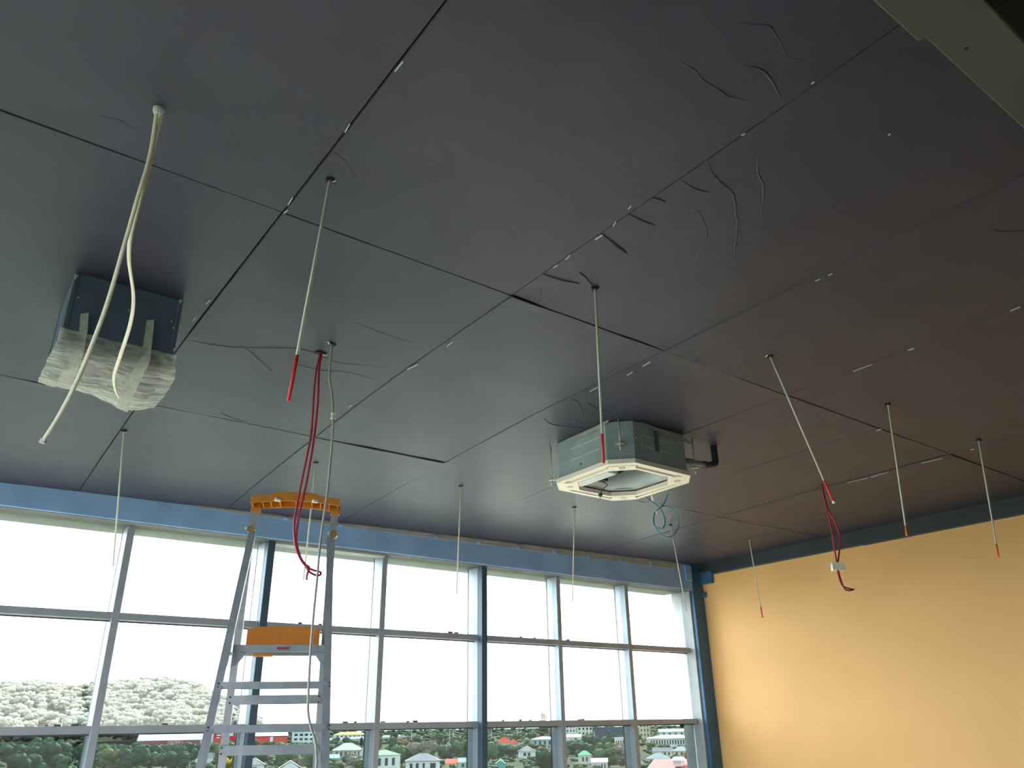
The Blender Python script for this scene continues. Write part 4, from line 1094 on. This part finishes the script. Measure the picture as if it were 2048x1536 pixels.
bld('house', 'white gabled house beside the rust-coloured tree', 1054, 1516, 34, 12, 10, WH, (.55,.56,.58), 'front', wins=[(.3,.45),(.55,.7)])
bld('shed', 'small green hut at the bottom edge right of the thick mullion', 1001, 1541, 20, 12, 7, (.18,.50,.40), (.24,.56,.46), 'front', cat='shed')
bld('school', 'long blue-green building with a flat grey roof left of a mullion', 1090, 1494, 54, 14, 5, (.36,.52,.55), (.45,.48,.50), 'hip', 16, wins=even(5,.4), cat='building')
bld('apartment_block', 'long dark navy apartment block near the horizon', 1224, 1478, 76, 17, 5, (.10,.11,.18), (.14,.15,.20), 'flat', 16, wins=even(8,.45), win_rows=2, cat='building', wcol=(.42,.44,.48))
bld('apartment_block', 'white block with cream top at the horizon left of the navy block', 1142, 1474, 22, 22, 2, WH, (.7,.68,.6), 'flat', 14, wins=even(3,.4), win_rows=3, cat='building')
bld('apartment_block', 'cream block at the horizon beside the navy block', 1171, 1472, 34, 17, 2, (.72,.68,.56), (.7,.66,.55), 'flat', 14, wins=even(4,.4), win_rows=2, cat='building')
bld('hall', 'white arcade with dark arched openings among trees', 1240, 1492, 20, 12, 3, WH, (.7,.7,.7), 'flat', 10, wins=even(4,.45), cat='building', wcol=(.06,.06,.07))
bld('house', 'long low white house at the left of the second pane from the wall', 1146, 1484, 32, 9, 5, WH, (.75,.75,.74), 'gable', wins=[(.6,.75)])
bld('house', 'house with bright green roof among trees left of the last mullion', 1170, 1528, 26, 16, 8, (.72,.70,.66), (.10,.36,.24), 'hip', wins=[(.3,.42),(.6,.72)])
bld('house', 'white house with pale grey roof below the green-roofed one', 1200, 1541, 32, 15, 7, WH, (.55,.56,.60), 'gable', wins=[(.2,.3),(.6,.68),(.78,.86)])
bld('tower_block', 'beige tower block beside the corner column pane', 1291, 1484, 22, 34, 1, (.66,.55,.38), (.5,.45,.4), 'flat', 14, wins=even(3,.4), win_rows=4, cat='building')
bld('school', 'long white building with a row of dark windows near the column', 1344, 1494, 96, 16, 6, WH, (.50,.62,.56), 'hip', 16, wins=even(16,.5), cat='building')
bld('hall', 'pale green roofed hall behind the long white building', 1352, 1474, 66, 10, 5, (.62,.72,.68), (.56,.70,.62), 'gable', 20, cat='building', wins=even(5,.3))
bld('house', 'white house with navy roof below the long white building', 1326, 1513, 38, 9, 7, (.74,.73,.66), (.14,.16,.22), 'gable', wins=even(4,.4))
bld('house', 'cream house with blue-grey roof beside the column', 1364, 1514, 34, 11, 8, (.72,.64,.48), (.32,.38,.44), 'hip', wins=even(3,.4))
bld('house', 'cream house with a slate blue hipped roof left of the red roof', 1318, 1532, 44, 13, 10, (.72,.66,.56), (.28,.35,.40), 'hip', wins=even(4,.4))
o, T, W_, Hh, D_, part, box, BX = bld('house', 'large pinkish red roof with a white vent at the lower right corner of the windows', 1352, 1588, 116, 38, 22, (.60,.30,.30), (.62,.16,.18), 'gable', 16, yaw=-.25)
vm = part('roof_vent', box(-W_*.05, D_*.12, Hh+1.0, W_*.09, D_*.3, Hh+2.0), BX, em('vent_white', (.8,.8,.78)))
part('vent_cowl', [(-W_*.08, D_*.08, Hh+2.0), (W_*.12, D_*.08, Hh+2.0), (W_*.12, D_*.34, Hh+2.0), (-W_*.08, D_*.34, Hh+2.0), (-W_*.04, D_*.12, Hh+2.6), (W_*.08, D_*.12, Hh+2.6), (W_*.08, D_*.30, Hh+2.6), (-W_*.04, D_*.30, Hh+2.6)], BX, em('vent_white', (.8,.8,.78)), vm)
# --- motorway viaduct
va, vb = gnd(640, 1494), gnd(800, 1480)
va.z = vb.z = ZG
via = tag(empty('viaduct', va), 'grey motorway viaduct crossing behind the pane right of the ladder', 'bridge')
za, zb_ = va.z+mpp(va)*10, vb.z+mpp(vb)*6
A, B = Vector((va.x, va.y, za)), Vector((vb.x, vb.y, zb_))
cm = em('viaduct_concrete', (.42,.42,.43))
MB().beam(A, B, 14, 2.0, Vector((A.x, A.y, 0)).normalized()).build('deck', cm, via)
MB().beam(A+Vector((0,0,1.6)), B+Vector((0,0,1.6)), .6, 1.2, Vector((A.x, A.y, 0)).normalized()).build('parapet', em('parapet_pale', (.66,.66,.66)), via)
for i in range(6):
    q = A+(B-A)*((i+.5)/6)
    MB().box((q.x-1.2, q.y-1.2, ZG), (q.x+1.2, q.y+1.2, q.z)).build('pier', cm, via)
# --- street lamps and poles
for px, b_, t_, lab in ((823,1482,1459,'pale lamp post below the hanging rods, left one'), (899,1494,1452,'tall pale lamp post left of the thick mullion'), (906,1490,1466,'short pale lamp post beside the tall one'),
                        (983,1482,1456,'pale lamp post right of the thick mullion'), (1035,1478,1452,'lamp post above the white gabled house'), (327,1540,1507,'white flag pole among the trees left of the ladder'), (1190,1495,1466,'lamp post before the navy block')):
    p = gnd(px, b_); k_ = mpp(p); h = (b_-t_)*k_
    o = tag(empty('lamp_post', p), lab, 'pole', 'poles in the town')
    pm = em('pole_white', (.75,.76,.75))
    MB().tube([p, p+Vector((0, 0, h))], [.8*k_, .5*k_], 6).build('post', pm, o)
    if 'lamp' in lab: MB().beam(p+Vector((0, 0, h)), p+Vector((0, 0, h*1.01))+Vector((_r[0], _r[1], 0))*2.2*k_, .6*k_, .5*k_, (0, 0, 1)).build('lamp_head', pm, o)

# --- town trees, row by row, kept below the buildings they would hide
def clear_h(px, w, D, base, h_px):
    top = base-h_px
    for (x0, x1, b0, t0, bd) in BOXES:
        if bd > D-4 and px+w > x0-1 and px-w < x1+1:
            top = max(top, b0-(b0-t0)*(.26 if R.random() < .8 else .45))
        if abs(bd-D) < 14 and px+w*.6 > x0 and px-w*.6 < x1: return 0
    return base-top
specials = [(452, 1548, 34, 'yellow', 'round', 'golden yellow tree seen between the left ladder rails'), (1090, 1530, 36, 'rust', 'round', 'rust-brown autumn tree left of the second mullion from the wall'),
            (706, 1546, 14, 'yellow', 'round', 'small yellow bush at the bottom edge right of the ladder'), (1262, 1546, 16, 'yellow', 'round', 'small orange-yellow bush at the bottom edge beside the last mullion'),
            (700, 1536, 30, 'bare', 'round', 'bare grey-brown tree in front of the old house'), (600, 1544, 34, 'bare', 'wide', 'bare brownish tree between the right ladder rails'),
            (225, 1556, 50, 'bare', 'wide', 'leafless grey-brown tree in the lower pane left of the ladder'),
            (1182, 1480, 12, 'rust', 'wide', 'rust-coloured tree near the horizon before the navy block'),
            (1218, 1496, 36, 'mid', 'tall', 'pointed green conifer in front of the navy block')]
for px, b_, h, kd, sh, lab in specials:
    p = gnd(px, b_); tree(p, h*mpp(p), kd, sh, lab, 'trees in the town below')
rows = [(205, 10), (225, 10), (250, 11), (280, 11), (315, 12), (360, 13), (410, 14), (470, 16), (545, 19), (640, 23), (760, 28), (920, 34)]
for D_r, sp_ in rows:
    hzoff = 12.0*F/D_r
    npx = -40.0
    while npx < 1420:
        px = npx+R.uniform(-.3, .3)*sp_*F/D_r
        base = 1467-.014*px+hzoff*1.03
        p = gnd(px, base); k_ = mpp(p)
        h = R.uniform(6.5, 10.5)
        if px < 180: h *= 1.15
        h = min(h, (base-1472+R.uniform(0, 8))*k_)
        hp = clear_h(px, h*.30/k_, math.hypot(p.x, p.y), base, h/k_)
        h2_ = hp*k_
        if h2_ > 3.2:
            kd = R.choices(['dark', 'mid', 'olive', 'bare', 'rust'], [5, 5, 2.2, .8, .35])[0]
            if px < 420: kd = R.choices(['dark', 'mid', 'olive'], [7, 2, .6])[0]
            sh = R.choices(['round', 'wide', 'tall'], [5, 3, 1.2])[0]
            nm = {'dark': 'dark green', 'mid': 'mid green', 'olive': 'olive green', 'bare': 'grey-brown bare', 'rust': 'rust-brown'}[kd]
            hm = {'round': 'rounded', 'wide': 'spreading', 'tall': 'pointed'}[sh]
            dn = 'near' if D_r < 300 else ('farther' if D_r < 560 else 'distant')
            tree(p, h2_, kd, sh, '%s %s %s tree seen %s' % (dn, nm, hm, where(px)), 'trees in the town below', wide=min(1.5, max(.9, h/h2_*.95)))
        npx += sp_*F/D_r*1.0
# --- trees and pale houses on the hill
HT = []
for i in range(2300):
    px = R.uniform(-60, 425); d = R.uniform(-430, 20)
    p = hill_pt((px-215)*HMP, d)
    if p.z < ZG+4 or noise.noise(Vector((px*.035, d*.025, 9))) < -.5: continue
    HT.append((px, d, p, R.uniform(7.5, 14.5)))
HT.sort(key=lambda t: (t[2].z < CAMZ+3, t[1]-t[3]*8))
crs = crowns['round']+crowns['wide']
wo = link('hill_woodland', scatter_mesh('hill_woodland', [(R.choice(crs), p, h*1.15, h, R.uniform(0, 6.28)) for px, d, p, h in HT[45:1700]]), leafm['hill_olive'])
tag(wo, 'hazy woodland covering the hill behind the single trees', 'woodland', kind='stuff')
for (px, d, p, h) in HT[:45]:
    sh = R.choice(['round', 'wide', 'round']); kd = R.choices(['mid', 'olive', 'pale', 'dark'], [3, 3, 2, 1.5])[0]
    nm = {'mid': 'mid green', 'olive': 'olive', 'pale': 'pale green', 'dark': 'dark green'}[kd]
    side = 'left of the first mullion' if px < 205 else 'right of the first mullion'
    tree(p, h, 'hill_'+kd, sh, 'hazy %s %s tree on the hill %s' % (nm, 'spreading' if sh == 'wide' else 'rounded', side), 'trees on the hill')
p = gnd(1087, 1475)
tree(p, 52*mpp(p), 'hill_pale', 'tall', 'single tall hazy conifer rising above the lower transom at the horizon', None)
for i, (px, py, w) in enumerate(((152,1430,16),(165,1438,12),(226,1434,14),(262,1443,16),(300,1446,14),(345,1443,16),(384,1448,16),(62,1449,20),(22,1445,16),(112,1451,18),(205,1449,16))):
    k_ = 1000/F; D_ = 1060.0
    d = ray(px, py); q = d*D_/math.hypot(d[0], d[1])
    p = Vector((q[0], q[1], q[2]+CAMZ)); vd = Vector((p.x, p.y, 0)).normalized(); W_ = w*k_
    o = tag(empty('hillside_house', p, math.atan2(vd.y, vd.x)-math.pi/2), 'small pale house low on the hillside among the trees', 'house', 'pale houses along the foot of the hill')
    T = wmat(o); hw = W_/2
    MB().add([T @ Vector(v) for v in [(-hw,0,-12),(hw,0,-12),(hw,9,-12),(-hw,9,-12),(-hw,0,1.5),(hw,0,1.5),(hw,9,1.5),(-hw,9,1.5)]], [(3,2,1,0),(4,5,6,7),(0,1,5,4),(1,2,6,5),(2,3,7,6),(3,0,4,7)]).build('walls', em('hill_house_white', (.12,.12,.115)), o)
    MB().add([T @ Vector(v) for v in [(-hw-.5,-.5,1.5),(hw+.5,-.5,1.5),(hw+.5,9.5,1.5),(-hw-.5,9.5,1.5),(-hw,4.5,4),(hw,4.5,4)]], [(0,1,5,4),(2,3,4,5),(0,4,3),(1,2,5),(3,2,1,0)]).build('roof', em('hill_roof_pale', (.2,.18,.16)), o)

# --- low shrubs filling the gardens between the houses
def bush_mesh(seed):
    rr = random.Random(seed); m = MB()
    for k in range(3):
        c_ = Vector((rr.uniform(-.3, .3), rr.uniform(-.3, .3), rr.uniform(.25, .5))); r_ = rr.uniform(.3, .45)
        bm = bmesh.new(); bmesh.ops.create_icosphere(bm, subdivisions=2, radius=1)
        vs = [c_+Vector((v.co.x, v.co.y, v.co.z*.8))*r_*(1+.35*noise.noise(v.co*2.2+c_*9)) for v in bm.verts]
        bm.verts.index_update(); m.add(vs, [[v.index for v in f.verts] for f in bm.faces]); bm.free()
    return m.mesh('bush_%d' % seed)
bs = [bush_mesh(i) for i in range(4)]
for kd, lab in (('dark', 'low dark green shrubs filling the gardens between the houses'), ('olive', 'low olive green shrubs scattered between houses and trees')):
    items = []
    for D_r in (206, 216, 228, 241, 255, 270, 287, 306, 328, 352, 380, 412, 448, 490, 540, 600, 670, 750, 860, 1000, 1180, 1400, 1700, 2100):
        px = -50.0
        while px < 1430:
            q = px+R.uniform(-1, 1)*5*F/D_r
            base = 1467-.014*q+12.0*F/D_r*1.03
            p = gnd(q, base); d_ = math.hypot(p.x, p.y)
            ok = not any(abs(bd+5-d_) < 12 and x0-3 < q < x1+3 for (x0, x1, b0, t0, bd) in BOXES)
            if ok: items.append((R.choice(bs), (p.x, p.y, p.z-.2), R.uniform(2.4, 4.2)*max(1, D_r/420), R.uniform(1.6, 3.0)*max(1, D_r/420), R.uniform(0, 6.28)))
            px += (8.0 if kd == 'dark' else 15.0)*F/D_r*(1 if D_r < 500 else 1.4)
    tag(link('shrubbery', scatter_mesh('shrubbery', items), leafm[kd]), lab, 'shrubs', kind='stuff')

# --- things of one look are told apart by their order from the left
ORD = ['leftmost', 'second from left', 'third from left', 'fourth from left', 'fifth from left', 'sixth from left', 'seventh from left', 'eighth from left', 'ninth from left', 'tenth from left', 'eleventh from left', 'twelfth from left', 'thirteenth from left', 'fourteenth from left']
same = {}
for o in list(TREES)+[o for o in COL.objects if o.name.startswith('hillside_house')]:
    same.setdefault(o['label'], []).append(o)
for lab, os_ in same.items():
    if len(os_) < 2: continue
    os_.sort(key=lambda o: math.atan2(o.location.x, o.location.y))
    for o, w in zip(os_, ORD): o['label'] = '%s, %s' % (lab, w)
